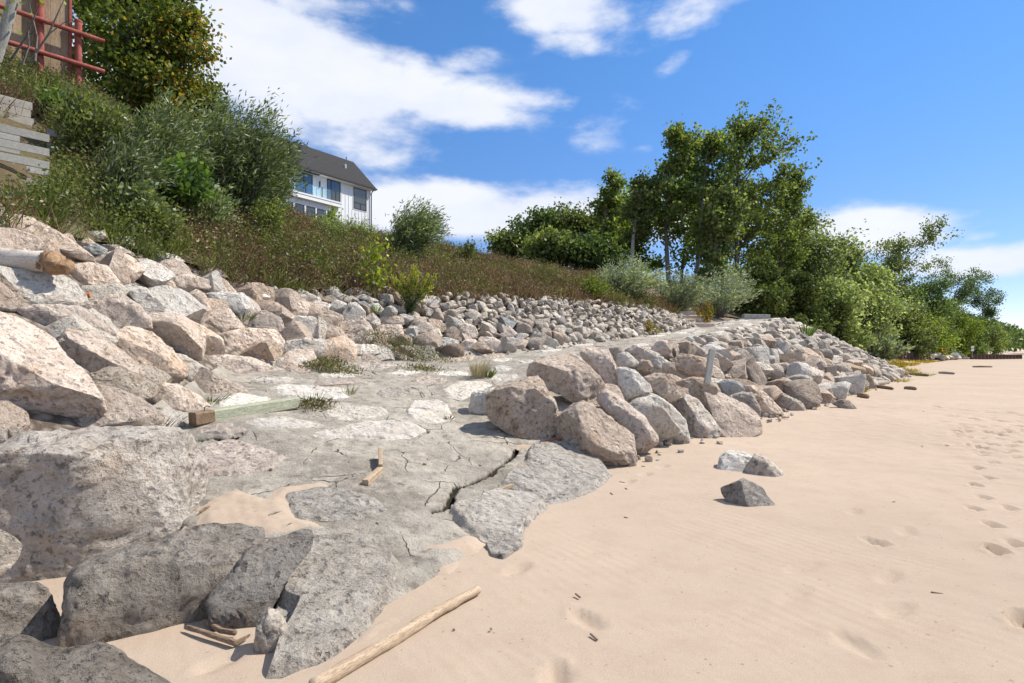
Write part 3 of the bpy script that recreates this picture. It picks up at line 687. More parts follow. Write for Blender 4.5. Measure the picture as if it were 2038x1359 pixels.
def traced_rock(name, poly, mat, seed, sub=5, Yc=None, mode='s', thick=.5, box=.55, cuts=7, lean=.25, drop=0.0, push=0.0, grow=1.07, facets=()):
    r = np.random.default_rng(seed + 1000)
    BOULDER_POLY.append(poly)
    _, cxp, cyp = area_centroid(poly)
    w_px = max(p[0] for p in poly) - min(p[0] for p in poly); h_px = max(p[1] for p in poly) - min(p[1] for p in poly)
    if Yc is None:
        if mode == 'g':
            bx = [p for p in poly if p[1] > max(q[1] for q in poly) - h_px * .12]; bpx = sum(p[0] for p in bx) / len(bx)
            Yb = cast(bpx, max(p[1] for p in poly))[1]; half = .5 * thick * (w_px + h_px) / 2 / F * Yb; Yc = Yb + half * .75
        else:
            Yc = cast(cxp, cyp)[1] + push
    c = np.array(at(cxp, cyp, Yc)); a = math.atan2(c[0], c[1]); f = np.array([math.sin(a), math.cos(a)]); rt = np.array([math.cos(a), -math.sin(a)])
    Dc = math.hypot(c[0], c[1]); loc = []
    for px, py in poly:
        x, y = (px - CX) / F, (py - HY) / F; t = Dc / (x * f[0] + f[1]); loc.append(((x * t - c[0]) * rt[0] + (t - c[1]) * rt[1], (EYE - y * t) - c[2]))
    loc = np.array(loc)
    if drop: loc[loc[:, 1] < np.quantile(loc[:, 1], .35), 1] -= drop
    W, Hh = np.ptp(loc[:, 0]), np.ptp(loc[:, 1]); size = (W + Hh) / 2; D = .5 * thick * size
    R = radial(loc, soft=2.5) * grow; S, Fc = ico(sub)
    x, y, z = S[:, 0], S[:, 1], S[:, 2]; rs = np.hypot(x, z); ph = np.mod(np.arctan2(z, x), 2 * PI) / (2 * PI) * 360
    Rv = np.interp(ph, np.arange(361), np.append(R, R[0])); th = np.arctan2(np.abs(y), rs)
    s_, t_ = np.cos(th) ** box, np.sin(th) ** box
    V = np.stack([Rv * rs / np.maximum(rs, 1e-6) * (x / np.maximum(rs, 1e-6)) * s_, D * np.sign(y) * t_, Rv * (z / np.maximum(rs, 1e-6)) * s_], 1)
    V[:, 1] += lean * V[:, 2] + r.uniform(-.15, .15) * V[:, 0]
    for nx, ny, nz, fr_ in facets:
        n = np.array([nx, ny, nz]); n /= np.linalg.norm(n); s = V @ n; V = V - np.maximum(s - s.max() * fr_, 0)[:, None] * n
    V = weather(V, size, r, cuts, rim=np.abs(y) < .12)
    o = mesh_obj(name, V, Fc, mat, smooth=36 if sub < 6 else 80, loc=c, rz=-a)
    return o
# ---------------------------------------------------------------- traced boulders
MATK = {'p': 'rock_pink', 'w': 'rock_white', 'g': 'rock_grey', 'd': 'rock_dark', 'b': 'rock_blue', 'n': 'rock_brown'}
# (view, course, material, level, label or None, options, outline)
WALL = [
 ('A','top','p',5,'long pinkish boulder at the top edge above the pale log end',{'thick':.5},[(0,90),(80,82),(180,105),(300,165),(400,240),(500,320),(440,330),(300,270),(170,265),(0,262),(-90,250),(-90,110)]),
 ('A','upper','w',5,'broad flat-faced pale slab directly under the weathered log',{'thick':.45,'box':.45,'facets':((.2,-.75,.65,.4),)},[(-60,350),(90,370),(240,375),(370,420),(440,500),(455,560),(300,570),(140,575),(80,520),(-60,400)]),
 ('A','upper','p',5,'pitted boulder touching the broken log end, red brick below it',{},[(360,350),(480,330),(580,360),(650,450),(655,490),(540,515),(450,495),(400,420)]),
 ('A','upper','p',4,None,{},[(500,320),(600,275),(700,300),(780,370),(720,430),(680,450),(600,380)]),
 ('A','top','p',4,None,{},[(545,235),(640,240),(730,290),(700,305),(600,275)]),
 ('A','top','b',4,None,{},[(440,250),(520,232),(580,265),(560,300),(490,290)]),
 ('A','top','w',4,None,{},[(475,165),(560,160),(580,195),(530,220),(480,190)]),
 ('A','top','w',4,None,{},[(555,215),(640,195),(725,195),(720,245),(640,235)]),
 ('A','top','p',4,None,{},[(420,220),(480,200),(520,235),(450,250)]),
 ('A','top','w',4,None,{},[(750,250),(790,225),(865,265),(830,275)]),
 ('A','top','w',4,None,{},[(815,300),(870,270),(960,300),(1000,330),(930,345),(860,330)]),
 ('A','upper','w',4,None,{},[(870,350),(940,330),(1010,360),(1035,400),(960,405),(900,380)]),
 ('A','upper','p',4,None,{},[(740,310),(800,315),(880,375),(820,375),(770,350)]),
 ('A','upper','p',4,None,{},[(770,380),(850,375),(940,440),(950,490),(900,490),(800,440)]),
 ('A','upper','p',4,None,{},[(925,405),(1050,400),(1120,430),(1130,480),(1050,470),(985,525),(950,470)]),
 ('A','upper','g',4,None,{},[(1065,400),(1110,370),(1180,365),(1225,410),(1180,430)]),
 ('A','upper','p',4,None,{},[(1115,425),(1170,400),(1220,430),(1285,505),(1200,500),(1130,490)]),
 ('A','top','b',3,None,{},[(1170,360),(1200,350),(1235,370),(1225,390),(1190,385)]),
 ('A','top','g',4,None,{},[(1220,400),(1260,385),(1340,405),(1330,435),(1260,440),(1230,430)]),
 ('A','middle','w',5,'chalk-white pitted boulder lying among pinker ones',{},[(655,470),(700,455),(790,475),(860,540),(890,600),(830,640),(800,630),(750,560),(690,510)]),
 ('A','middle','p',4,None,{},[(790,480),(880,470),(960,520),(1005,590),(990,625),(900,625),(850,530)]),
 ('A','middle','p',4,None,{},[(985,530),(1060,480),(1110,510),(1130,570),(1120,600),(1060,600),(1020,560)]),
 ('A','middle','w',5,'pale boulder with round black pits across its top',{},[(1110,500),(1200,495),(1310,500),(1355,560),(1370,595),(1300,615),(1200,580),(1130,570)]),
 ('A','middle','p',4,None,{},[(1100,650),(1170,590),(1240,585),(1320,690),(1260,700),(1200,720),(1130,690)]),
 ('A','middle','p',5,'wide pinkish slab tilted toward the ramp, streaked with white',{},[(450,575),(560,520),(650,505),(740,560),(810,640),(815,690),(700,700),(600,740),(520,640)]),
 ('A','middle','p',5,'long low pinkish boulder behind the undercut giant',{},[(100,590),(220,565),(420,575),(540,640),(610,720),(580,745),(450,710),(380,720),(330,760),(200,680)]),
 ('A','lower','p',6,'largest boulder, sunlit above with a dark undercut face, left edge',{'thick':.62,'cuts':6,'push':-.1,'facets':((.4,-.5,.78,.42),(-.2,-.8,-.6,.42))},[(-140,640),(0,590),(120,600),(260,690),(330,800),(440,930),(525,1085),(500,1150),(430,1205),(280,1275),(130,1285),(50,1240),(0,1220),(-140,1150)]),
 ('A','lower','p',5,'long sloping boulder with a straight shadowed lower edge',{'thick':.5,'facets':((.3,-.55,.78,.5),(-.2,-.85,-.5,.6))},[(330,770),(400,700),(520,710),(620,780),(720,870),(800,960),(790,1010),(740,1060),(620,1020),(480,960),(400,860)]),
 ('A','lower','p',5,'wedge boulder with a rough brown underside beside the white one',{'thick':.55,'facets':((.3,-.5,.8,.5),(-.3,-.85,-.45,.55))},[(600,740),(700,690),(800,690),(900,780),(990,890),(1000,930),(920,990),(850,1000),(790,1050),(770,1010),(720,880),(640,790)]),
 ('A','lower','n',4,'small brown-stained boulder wedged above the white one',{},[(820,695),(900,680),(970,700),(1020,780),(1010,840),(960,820),(900,760)]),
 ('A','lower','p',5,'boulder with a flat sunlit top at the corner of the wall',{'thick':.55,'facets':((.2,-.45,.87,.5),(0,-1,-.2,.6))},[(870,620),(1000,630),(1100,680),(1190,740),(1200,830),(1100,825),(1030,800),(980,710)]),
 ('A','lower','w',5,'white boulder at the ramp edge beside a grass tuft',{},[(950,830),(1010,845),(1100,900),(1130,970),(1110,1025),(1060,1030),(1000,1000),(980,950)]),
 ('A','foot','p',5,'smooth low slab behind the weedy stick by the green beam',{'thick':.6},[(440,1170),(520,1005),(640,1030),(760,1080),(870,1160),(860,1200),(760,1245),(600,1260),(420,1270),(380,1275)]),
 ('A','foot','p',5,'flat pinkish slab between the white boulder and the green beam',{'thick':.6},[(760,1070),(870,990),(960,1000),(1080,1060),(1130,1120),(1060,1160),(960,1150),(880,1165)]),
 ('A','lower','p',5,'big rounded block, largest of the neat stacked wall',{'cuts':8},[(1210,720),(1330,690),(1480,700),(1525,760),(1510,830),(1440,850),(1340,850),(1230,830),(1205,780)]),
 ('A','middle','p',4,None,{},[(1320,650),(1360,610),(1440,595),(1520,640),(1530,700),(1500,740),(1400,700),(1330,690)]),
 ('A','middle','p',4,None,{},[(1360,545),(1420,535),(1500,550),(1545,600),(1540,640),(1480,610),(1380,590)]),
 ('A','upper','p',4,None,{},[(1250,450),(1330,440),(1420,445),(1430,480),(1340,480),(1290,480)]),
 ('A','upper','w',4,None,{},[(1295,480),(1370,475),(1460,520),(1430,535),(1360,535),(1310,500)]),
 ('A','upper','w',4,None,{},[(1420,480),(1445,450),(1490,460),(1520,500),(1500,520),(1450,500)]),
 ('A','upper','p',4,None,{},[(1520,540),(1570,510),(1650,530),(1650,560),(1560,560)]),
 ('A','middle','p',4,None,{},[(1540,560),(1570,545),(1660,545),(1700,600),(1680,625),(1560,630),(1550,600)]),
 ('A','upper','w',4,None,{},[(1590,480),(1660,490),(1740,530),(1720,545),(1650,530),(1580,500)]),
 ('A','upper','w',4,None,{},[(1660,560),(1720,545),(1785,560),(1770,600),(1700,600)]),
 ('A','middle','w',5,'squared white block set in the stacked wall',{'box':.42},[(1540,640),(1600,625),(1720,630),(1730,680),(1700,730),(1600,745),(1540,730)]),
 ('A','middle','p',4,None,{},[(1700,620),(1780,590),(1850,620),(1860,670),(1790,690),(1730,690)]),
 ('A','lower','p',4,None,{},[(1720,730),(1760,690),(1820,680),(1875,730),(1870,760),(1800,785),(1750,760)]),
 ('A','lower','w',5,'wide whitish block on the bottom course behind the green weeds',{},[(1510,820),(1560,760),(1640,745),(1740,755),(1810,820),(1780,845),(1640,850),(1530,850)]),
 ('A','foot','w',4,None,{},[(1460,880),(1500,850),(1650,855),(1700,900),(1640,930),(1520,930),(1480,910)]),
 ('A','foot','w',4,None,{},[(1800,790),(1880,775),(1960,790),(1950,830),(1860,830)]),
 ('A','foot','p',5,'long flat slab sunk in mortar along the wall foot',{'thick':.7,'push':.15},[(1020,830),(1200,830),(1350,850),(1450,890),(1480,930),(1350,960),(1200,950),(1100,900),(1040,870)]),
 ('A','middle','p',4,None,{},[(-50,420),(0,440),(60,490),(110,560),(80,590),(0,590),(-50,580)]),
 ('A','foot','g',4,'small rounded grey stone under the undercut giant',{'Yc':4.9},[(45,1240),(85,1228),(125,1245),(128,1285),(80,1303),(48,1290)]),
 ('A','foot','g',4,'pale rounded stone at the left edge under the undercut giant',{'Yc':4.8},[(-60,1240),(0,1225),(30,1260),(30,1300),(-60,1320)]),
 ('A','top','w',4,'pale rock tip at the left edge below the pallet wall',{},[(-80,-20),(0,10),(45,80),(20,95),(-80,90)]),
 ('F','middle','w',4,'egg-shaped white boulder standing upright below the young yellow sapling',{},[(355,250),(390,190),(430,180),(480,230),(485,275),(400,300),(365,290)]),
 ('F','lower','p',5,'tall pinkish boulder under the egg-shaped white one',{},[(375,330),(390,295),(470,270),(510,310),(545,400),(480,420),(400,425),(380,400)]),
 ('F','upper','w',4,None,{},[(275,195),(320,165),(375,185),(370,215),(330,235),(280,225)]),
 ('F','upper','p',4,None,{},[(140,190),(200,170),(275,185),(270,220),(200,230)]),
 ('F','top','w',4,None,{},[(70,140),(110,100),(180,140),(220,170),(150,190),(90,165)]),
 ('F','upper','g',4,None,{},[(305,150),(350,130),(410,150),(400,185),(330,170)]),
 ('F','upper','b',4,'blue-grey stone beside the egg-shaped white boulder',{},[(440,180),(480,172),(515,200),(500,240),(460,225)]),
 ('F','upper','w',4,None,{},[(510,190),(560,185),(610,235),(590,260),(520,230)]),
 ('F','upper','w',4,None,{},[(410,150),(470,130),(570,170),(560,190),(470,165)]),
 ('F','top','w',4,None,{},[(385,110),(430,95),(520,130),(500,145),(400,135)]),
 ('F','middle','g',4,None,{},[(485,270),(530,240),(570,280),(560,320),(520,310)]),
 ('F','lower','p',4,'squat boulder with a vertical seam left of the green weeds',{},[(540,330),(600,310),(690,310),(705,370),(690,420),(620,410),(550,380)]),
 ('F','middle','p',4,None,{},[(560,280),(620,250),(700,265),(710,310),(600,310)]),
 ('F','upper','g',4,'rounded grey stone just left of the goldenrod stems',{},[(605,215),(640,190),(685,205),(690,240),(640,245)]),
 ('F','middle','p',4,'boulder at the very base of the goldenrod',{},[(705,290),(770,255),(830,270),(845,320),(780,340),(720,325)]),
 ('F','middle','p',4,None,{},[(845,280),(890,260),(930,290),(920,320),(860,320)]),
 ('F','lower','w',4,None,{},[(775,360),(840,320),(910,335),(925,380),(870,420),(820,410)]),
 ('F','middle','p',4,None,{},[(905,260),(950,230),(1000,290),(960,300)]),
 ('F','middle','w',4,None,{},[(915,310),(960,295),(1000,310),(1000,350),(940,350)]),
 ('F','upper','w',4,None,{},[(820,225),(860,215),(895,240),(870,262),(830,255)]),
 ('F','upper','w',4,None,{},[(830,170),(880,150),(915,175),(890,205),(840,200)]),
 ('F','foot','w',5,'round white boulder with an orange edge at the ramp side',{'cuts':5},[(860,440),(880,400),(950,385),(1020,405),(1033,460),(960,485),(890,470)]),
 ('F','foot','p',4,None,{},[(1033,430),(1060,400),(1120,395),(1145,430),(1140,475),(1050,470)]),
 ('F','foot','p',4,'wide block with a dark vertical groove at the ramp side',{},[(1130,420),(1160,380),(1230,385),(1295,420),(1290,465),(1180,470)]),
 ('F','foot','w',4,'white block with an orange-stained flank at the ramp side',{},[(1290,400),(1330,385),(1385,400),(1380,450),(1310,475)]),
 ('F','foot','p',4,None,{},[(1380,410),(1410,378),(1460,395),(1478,430),(1420,460)]),
 ('F','foot','w',4,None,{},[(1465,400),(1540,378),(1590,400),(1610,430),(1550,447),(1490,440)]),
 ('F','lower','p',4,None,{},[(1010,340),(1060,300),(1120,320),(1140,370),(1080,395),(1030,390)]),
 ('F','lower','g',4,None,{},[(1140,345),(1230,345),(1270,375),(1200,385)]),
 ('F','lower','p',4,None,{},[(1260,350),(1320,318),(1365,360),(1350,390),(1300,385)]),
 ('F','foot','p',4,None,{},[(1590,370),(1640,360),(1675,390),(1660,430),(1610,420)]),
 ('F','foot','w',4,'upright white stone like a shark fin farther along the ramp side',{},[(1765,385),(1800,340),(1840,360),(1840,400),(1790,405)]),
 ('F','foot','p',3,None,{},[(1680,395),(1720,383),(1765,395),(1760,420),(1690,425)]),
 ('F','foot','w',3,None,{},[(1840,375),(1870,360),(1905,375),(1895,400),(1845,402)]),
 ('F','lower','b',3,None,{},[(700,360),(740,348),(770,375),(740,405),(700,390)]),
 ('F','lower','g',4,None,{},[(760,390),(800,370),(840,420),(855,455),(810,440)]),
 ('F','middle','w',3,None,{},[(1000,290),(1050,275),(1065,300),(1020,325)]),
 ('F','foot','p',4,'low stone half hidden in green weeds on the ramp',{},[(640,450),(700,430),(770,455),(775,485),(690,490)]),
 ('F','foot','w',4,'long low whitish stone behind the green weeds on the ramp',{},[(300,430),(400,422),(540,425),(575,465),(500,490),(400,490),(340,470)]),
]
RIDGE = [
 ('G','end','n',6,'brown pitted boulder casting a shadow on the ramp, end of the riprap',{'mode':'g','thick':.85,'cuts':8,'box':.5,'facets':((-.35,-1,-.12,.55),(.15,-.35,.95,.75))},[(65,660),(130,620),(340,558),(380,590),(390,620),(440,690),(475,800),(470,840),(390,915),(300,910),(170,860),(75,790)]),
 ('G','end','w',5,'whitish block leaning behind the brown pitted boulder',{'Yc':8.6,'thick':.6},[(-45,740),(-30,650),(60,625),(150,620),(150,790),(80,800),(-20,790)]),
 ('G','crest','p',6,'huge flat-topped boulder crowning the near end of the riprap',{'Yc':9.1,'thick':.75,'facets':((.1,-.4,.92,.6),(-.4,-.9,-.2,.55),(.7,-.6,-.2,.7))},[(295,550),(320,480),(400,430),(560,425),(620,470),(700,560),(735,600),(725,680),(680,710),(560,700),(480,650),(390,620)]),
 ('G','crest','p',5,'tall upright boulder with a knobbly top behind the huge one',{'Yc':9.8},[(595,410),(650,390),(760,410),(800,480),(820,640),(790,655),(730,600),(640,500)]),
 ('G','crest','p',4,None,{'Yc':10.4},[(760,390),(830,380),(858,430),(850,465),(800,455)]),
 ('G','toe','p',6,'largest toe boulder, angular with a shaded left face, on the sand',{'mode':'g','thick':.75,'drop':.08,'facets':((-.8,-.7,.0,.55),(.5,-.55,.7,.55),(.1,-.8,-.6,.7))},[(440,900),(480,790),(560,720),(620,705),(720,760),(820,840),(900,900),(915,990),(870,1050),(800,1065),(700,1030),(630,970),(520,930)]),
 ('G','toe','p',5,'cracked sloping boulder leaning on the largest toe boulder',{'Yc':8.4,'thick':.6},[(690,700),(740,635),(830,680),(960,780),(1035,880),(1040,920),(960,980),(900,980),(880,890),(800,800)]),
 ('G','middle','w',5,'whitish wedge boulder above the brown-topped toe boulder',{'Yc':9.6},[(805,510),(850,500),(920,520),(1000,600),(1008,640),(940,655),(860,680),(820,600)]),
 ('G','crest','w',4,None,{'Yc':10.3},[(810,420),(870,410),(935,470),(920,490),(840,500),(805,480)]),
 ('G','crest','p',4,None,{'Yc':10.9},[(850,400),(910,365),(960,390),(980,430),(930,465)]),
 ('G','middle','n',4,'small dark brown block leaning on the white jagged boulder',{'Yc':10.2},[(925,490),(960,455),(1000,460),(1020,495),(980,530),(930,510)]),
 ('G','crest','w',5,'jagged bright white boulder below the ramp edge',{'Yc':10.8},[(940,430),(990,395),(1050,420),(1100,460),(1140,500),(1110,545),(1020,530),(1000,470)]),
 ('G','middle','n',4,'round brown stone set against the jagged white boulder',{'Yc':10.3},[(1070,490),(1090,465),(1140,475),(1150,520),(1110,535),(1075,520)]),
 ('G','middle','p',5,'squarish pitted boulder in the middle of the riprap',{'Yc':9.8},[(960,560),(1030,535),(1110,540),(1150,600),(1155,680),(1110,695),(1030,650)]),
 ('G','toe','w',5,'toe boulder with an ochre-stained top and white flank',{'mode':'g','thick':.6,'drop':.06},[(860,690),(930,645),(1040,670),(1130,730),(1200,800),(1225,890),(1130,920),(1060,900),(1040,850),(960,770)]),
 ('G','toe','g',5,'grey-brown triangular toe boulder with a sharp peak',{'mode':'g','thick':.6,'drop':.06,'facets':((-.75,-.65,.1,.55),(.5,-.6,.65,.55))},[(1130,710),(1215,658),(1280,690),(1350,780),(1410,870),(1380,885),(1290,900),(1225,885),(1200,790)]),
 ('G','middle','p',5,'broad brownish boulder with a rounded nose below the leaning post',{'Yc':10.6},[(1150,580),(1250,555),(1340,570),(1395,620),(1370,680),(1300,715),(1240,660),(1160,640)]),
 ('G','toe','n',5,'long rounded toe boulder, last of the big ones on the sand',{'mode':'g','thick':.7,'drop':.06},[(1330,720),(1400,700),(1540,705),(1620,770),(1640,820),(1600,845),(1480,855),(1420,840),(1380,780)]),
 ('G','middle','p',5,'wide boulder touching the left side of the leaning post',{'Yc':11.4},[(1120,470),(1180,420),(1280,435),(1340,450),(1350,560),(1260,555),(1180,530),(1140,500)]),
 ('G','crest','p',4,None,{'Yc':12.2},[(1040,350),(1090,340),(1130,370),(1120,420),(1060,420),(1000,400)]),
 ('G','middle','b',5,'smooth blue-white stone right of the leaning post',{'Yc':11.3},[(1390,590),(1440,570),(1510,580),(1550,630),(1480,650),(1440,670)]),
 ('G','middle','p',4,None,{'Yc':11.0},[(1330,720),(1390,620),(1450,690),(1400,710)]),
 ('G','toe','g',5,'dark toe boulder behind the long rounded one',{'Yc':11.6},[(1440,690),(1500,650),(1590,645),(1640,740),(1630,780),(1540,720)]),
 ('G','toe','p',5,None,{'mode':'g','thick':.5,'drop':.05},[(1530,610),(1600,600),(1680,660),(1770,740),(1690,770),(1640,750),(1590,640)]),
 ('G','toe','g',5,None,{'mode':'g','thick':.5,'drop':.05},[(1680,650),(1760,645),(1880,700),(1905,740),(1830,745),(1740,715)]),
 ('G','toe','p',5,None,{'mode':'g','thick':.5,'drop':.05},[(1730,580),(1790,560),(1880,610),(1985,690),(1950,725),(1890,690),(1760,640)]),
 ('G','middle','n',4,'tan plank-shaped stone lying on the riprap',{'thick':.4},[(1630,600),(1740,567),(1757,590),(1690,620),(1640,615)]),
 ('G','crest','p',4,None,{},[(1180,370),(1260,360),(1340,410),(1340,440),(1240,430),(1190,400)]),
 ('G','crest','n',4,None,{},[(1265,330),(1300,310),(1360,320),(1365,360),(1310,370)]),
 ('G','crest','p',4,None,{},[(1370,330),(1420,310),(1460,340),(1440,380),(1380,380)]),
 ('G','crest','g',4,'grey-topped boulder just above the leaning post',{},[(1400,390),(1440,370),(1510,380),(1550,420),(1500,445),(1430,440)]),
 ('G','crest','w',4,None,{},[(1185,340),(1230,315),(1260,340),(1220,360)]),
 ('G','crest','p',4,None,{},[(1460,310),(1510,300),(1550,330),(1500,345)]),
 ('G','middle','w',4,None,{},[(1390,460),(1470,460),(1530,500),(1480,520),(1400,500)]),
 ('G','middle','p',4,None,{},[(1390,530),(1500,540),(1540,580),(1500,590),(1400,575)]),
 ('G','middle','n',3,None,{},[(1480,510),(1510,505),(1545,545),(1510,545)]),
 ('G','middle','b',3,'dark teal-grey cobble on the riprap slope',{},[(1540,540),(1570,530),(1595,570),(1570,585),(1545,570)]),
 ('G','middle','n',4,None,{},[(1520,480),(1610,470),(1640,500),(1600,515),(1540,505)]),
 ('G','middle','p',4,None,{},[(1580,560),(1650,535),(1700,560),(1640,585)]),
 ('G','middle','p',4,None,{},[(1700,480),(1790,470),(1850,510),(1830,525),(1730,520)]),
 ('G','toe','g',4,'small dark stone at the corner where ramp meets sand',{'Yc':7.35},[(530,930),(580,900),(620,950),(630,1000),(570,990)]),
 ('G','toe','w',4,'little pale stone at the foot of the ochre-topped boulder',{'mode':'g'},[(1060,900),(1090,885),(1135,910),(1120,930),(1070,928)]),
]
FRONT = [
 ('G','','w',5,'flat white rock breaking through the open sand',{'mode':'g','thick':.8,'drop':.12,'cuts':5,'lean':.9},[(1375,1085),(1410,1020),(1450,992),(1540,1000),(1600,1025),(1580,1092),(1500,1094)]),
 ('G','','g',5,'small grey rock beside the flat white one in the sand',{'mode':'g','thick':.8,'drop':.12,'lean':.6},[(1560,1075),(1610,1010),(1660,1020),(1775,1105),(1700,1125),(1600,1110)]),
 ('G','','d',5,'lone grey-brown pyramid rock jutting from the open sand',{'mode':'g','thick':.75,'drop':.14,'box':.9,'cuts':5,'lean':.35,'facets':((-.55,-.75,.4,.45),(.5,-.65,.6,.45))},[(1395,1205),(1500,1170),(1535,1150),(1640,1200),(1785,1300),(1640,1312),(1470,1300),(1440,1260)]),
 ('P','','n',4,'low dark rock half buried in sand near the riprap toe',{'mode':'g','drop':.1,'lean':.6},[(1655,803),(1672,795),(1690,797),(1708,808),(1690,812)]),
 ('C','','g',6,'massive pitted grey boulder in front, half in shade',{'Yc':4.08,'thick':.62,'cuts':6,'box':.34,'lean':0,'facets':((-.25,-1,-.05,.62),(.85,-.55,.1,.8),(0,-.2,1,.9))},[(-170,300),(0,200),(100,140),(480,105),(700,100),(930,115),(970,170),(1020,250),(1025,380),(990,520),(920,600),(760,680),(560,740),(420,780),(200,805),(0,825),(-170,790)]),
 ('C','','p',4,'low pinkish ledge behind the massive pitted grey boulder',{'Yc':5.1},[(60,170),(200,125),(420,120),(520,150),(400,190),(150,210)]),
 ('C','','g',5,'small pointed boulder at the left edge beside the massive one',{'Yc':3.35,'thick':.5},[(-140,620),(0,605),(60,630),(108,670),(80,740),(20,800),(-60,860),(-140,860)]),
 ('C','','d',4,'dark filler rock added for the black shade in the gap under the massive boulder',{'Yc':3.85,'thick':.5},[(60,830),(200,780),(420,770),(400,850),(350,1000),(300,1110),(250,950),(120,880)]),  # filler stone added to darken the gap where deep shade belongs
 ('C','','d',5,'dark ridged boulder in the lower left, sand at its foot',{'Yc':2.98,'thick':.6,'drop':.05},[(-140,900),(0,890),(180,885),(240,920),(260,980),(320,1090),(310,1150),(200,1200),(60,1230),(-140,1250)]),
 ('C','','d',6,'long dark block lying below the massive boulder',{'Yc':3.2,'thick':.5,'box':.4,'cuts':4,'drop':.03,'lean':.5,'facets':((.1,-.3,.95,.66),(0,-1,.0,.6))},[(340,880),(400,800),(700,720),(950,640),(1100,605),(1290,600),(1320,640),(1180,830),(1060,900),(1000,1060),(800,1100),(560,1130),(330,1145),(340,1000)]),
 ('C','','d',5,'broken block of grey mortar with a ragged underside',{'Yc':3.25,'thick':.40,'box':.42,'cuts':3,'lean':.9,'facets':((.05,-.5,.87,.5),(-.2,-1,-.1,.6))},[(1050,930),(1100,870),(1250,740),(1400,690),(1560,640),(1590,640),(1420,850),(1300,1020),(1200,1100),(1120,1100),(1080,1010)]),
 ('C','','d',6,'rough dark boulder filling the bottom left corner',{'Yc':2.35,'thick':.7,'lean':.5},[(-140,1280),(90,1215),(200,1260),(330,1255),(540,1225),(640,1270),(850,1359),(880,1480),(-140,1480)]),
 ('D','','g',5,'small wedge stone in the gap between two tilted slabs',{'mode':'g','thick':.6,'drop':.05},[(280,1080),(340,1005),(390,1020),(440,1090),(370,1190),(300,1190),(270,1130)]),
]
TONE = {'p': 'pinkish beige', 'w': 'whitish', 'g': 'greyish', 'd': 'dark', 'b': 'blue-grey', 'n': 'brownish'}
ORD = ['leftmost', 'second', 'third', 'fourth', 'fifth', 'sixth', 'seventh', 'eighth', 'ninth', 'tenth', 'eleventh', 'twelfth', 'thirteenth', 'fourteenth', 'fifteenth', 'sixteenth', 'seventeenth', 'eighteenth', 'nineteenth', 'twentieth']
def place_set(rows, base, group, where, seed0):
    cen = [area_centroid(pix(r[0], r[6]))[1] for r in rows]
    for i, (vw, course, mk, lev, lab, opt, pts) in enumerate(rows):
        if lab is None:
            same = sorted(cen[j] for j, r in enumerate(rows) if r[1] == course and r[2] == mk and r[4] is None)
            k = same.index(cen[i]); n = ORD[k]
            lab = '%s boulder, %s%s of that tone in the %s row, %s' % (TONE[mk], n, '' if k == 0 else '-left', course, where)
        if where == 'stacked wall': opt = {'grow': 1.12, **opt}
        o = traced_rock(base, pix(vw, pts), M[MATK[mk]], seed0 + i, lev, **opt)
        tag(o, lab, 'boulder', group)
place_set(WALL, 'boulder', 'boulders of the wall beside the ramp', 'stacked wall', 0)
place_set(RIDGE, 'boulder', 'boulders of the riprap beside the beach', 'lakeside riprap', 300)
place_set(FRONT, 'boulder', 'boulders at the near end of the beach', 'foreground', 600)

# ---------------------------------------------------------------- flat stones set in the ramp
def slab(poly, mat, seed, h=.035, label=None, tilt=0.0, nr=14, nphi=72, rough=1.0):
    r = np.random.default_rng(seed + 5000)
    W = np.array([cast(*p) for p in poly]); A, cx, cy = area_centroid(W[:, :2]); loc = W[:, :2] - [cx, cy]
    R = radial(loc, 360, 3.5); ph = np.arange(nphi) * 2 * PI / nphi; Rp = np.interp(ph / (2 * PI) * 360, np.arange(361), np.append(R, R[0]))
    Rp = Rp * (1 + .05 * fbm(np.stack([np.cos(ph) * 2.2, np.sin(ph) * 2.2, np.full(nphi, seed * 1.7)], 1), 3) + .03 * fbm(np.stack([np.cos(ph) * 9, np.sin(ph) * 9, np.full(nphi, seed * 2.7)], 1), 2))
    rad = np.array([0, .14, .28, .42, .55, .66, .75, .82, .88, .925, .955, .98, 1.0, 1.012])[:nr]
    X, Y, Q = [cx], [cy], [0]
    for q in rad[1:]:
        X += list(cx + Rp * q * np.cos(ph)); Y += list(cy + Rp * q * np.sin(ph)); Q += [q] * nphi
    X, Y, Q = np.array(X), np.array(Y), np.array(Q); size = math.sqrt(abs(A))
    z = Hxy(X, Y) + ramp_relief(X, Y) * .6
    edge = np.clip((1.0 - Q) / .12, 0, 1); edge = edge * edge * (3 - 2 * edge)
    z = z + h * edge - .05 * (Q > 1.0) + edge * rough * (.016 * noise2(X, Y, 2.6, seed * .7, 3) + .016 * noise2(X, Y, 8, seed * 1.3, 4) - .02 * np.clip(np.abs(noise2(X, Y, 2.2, seed * 2.1, 2)) * -9 + 1, 0, 1))
    Fc = [(0, 1 + k, 1 + (k + 1) % nphi) for k in range(nphi)]
    for i in range(len(rad) - 2):
        b0, b1 = 1 + i * nphi, 1 + (i + 1) * nphi
        Fc += [(b0 + k, b1 + k, b1 + (k + 1) % nphi, b0 + (k + 1) % nphi) for k in range(nphi)]
    zc = z.mean(); o = mesh_obj('flagstone', np.stack([X - cx, Y - cy, z - zc], 1), Fc, mat, ramp, 50, (cx, cy, zc))
    if label: o['label'] = label
    return o
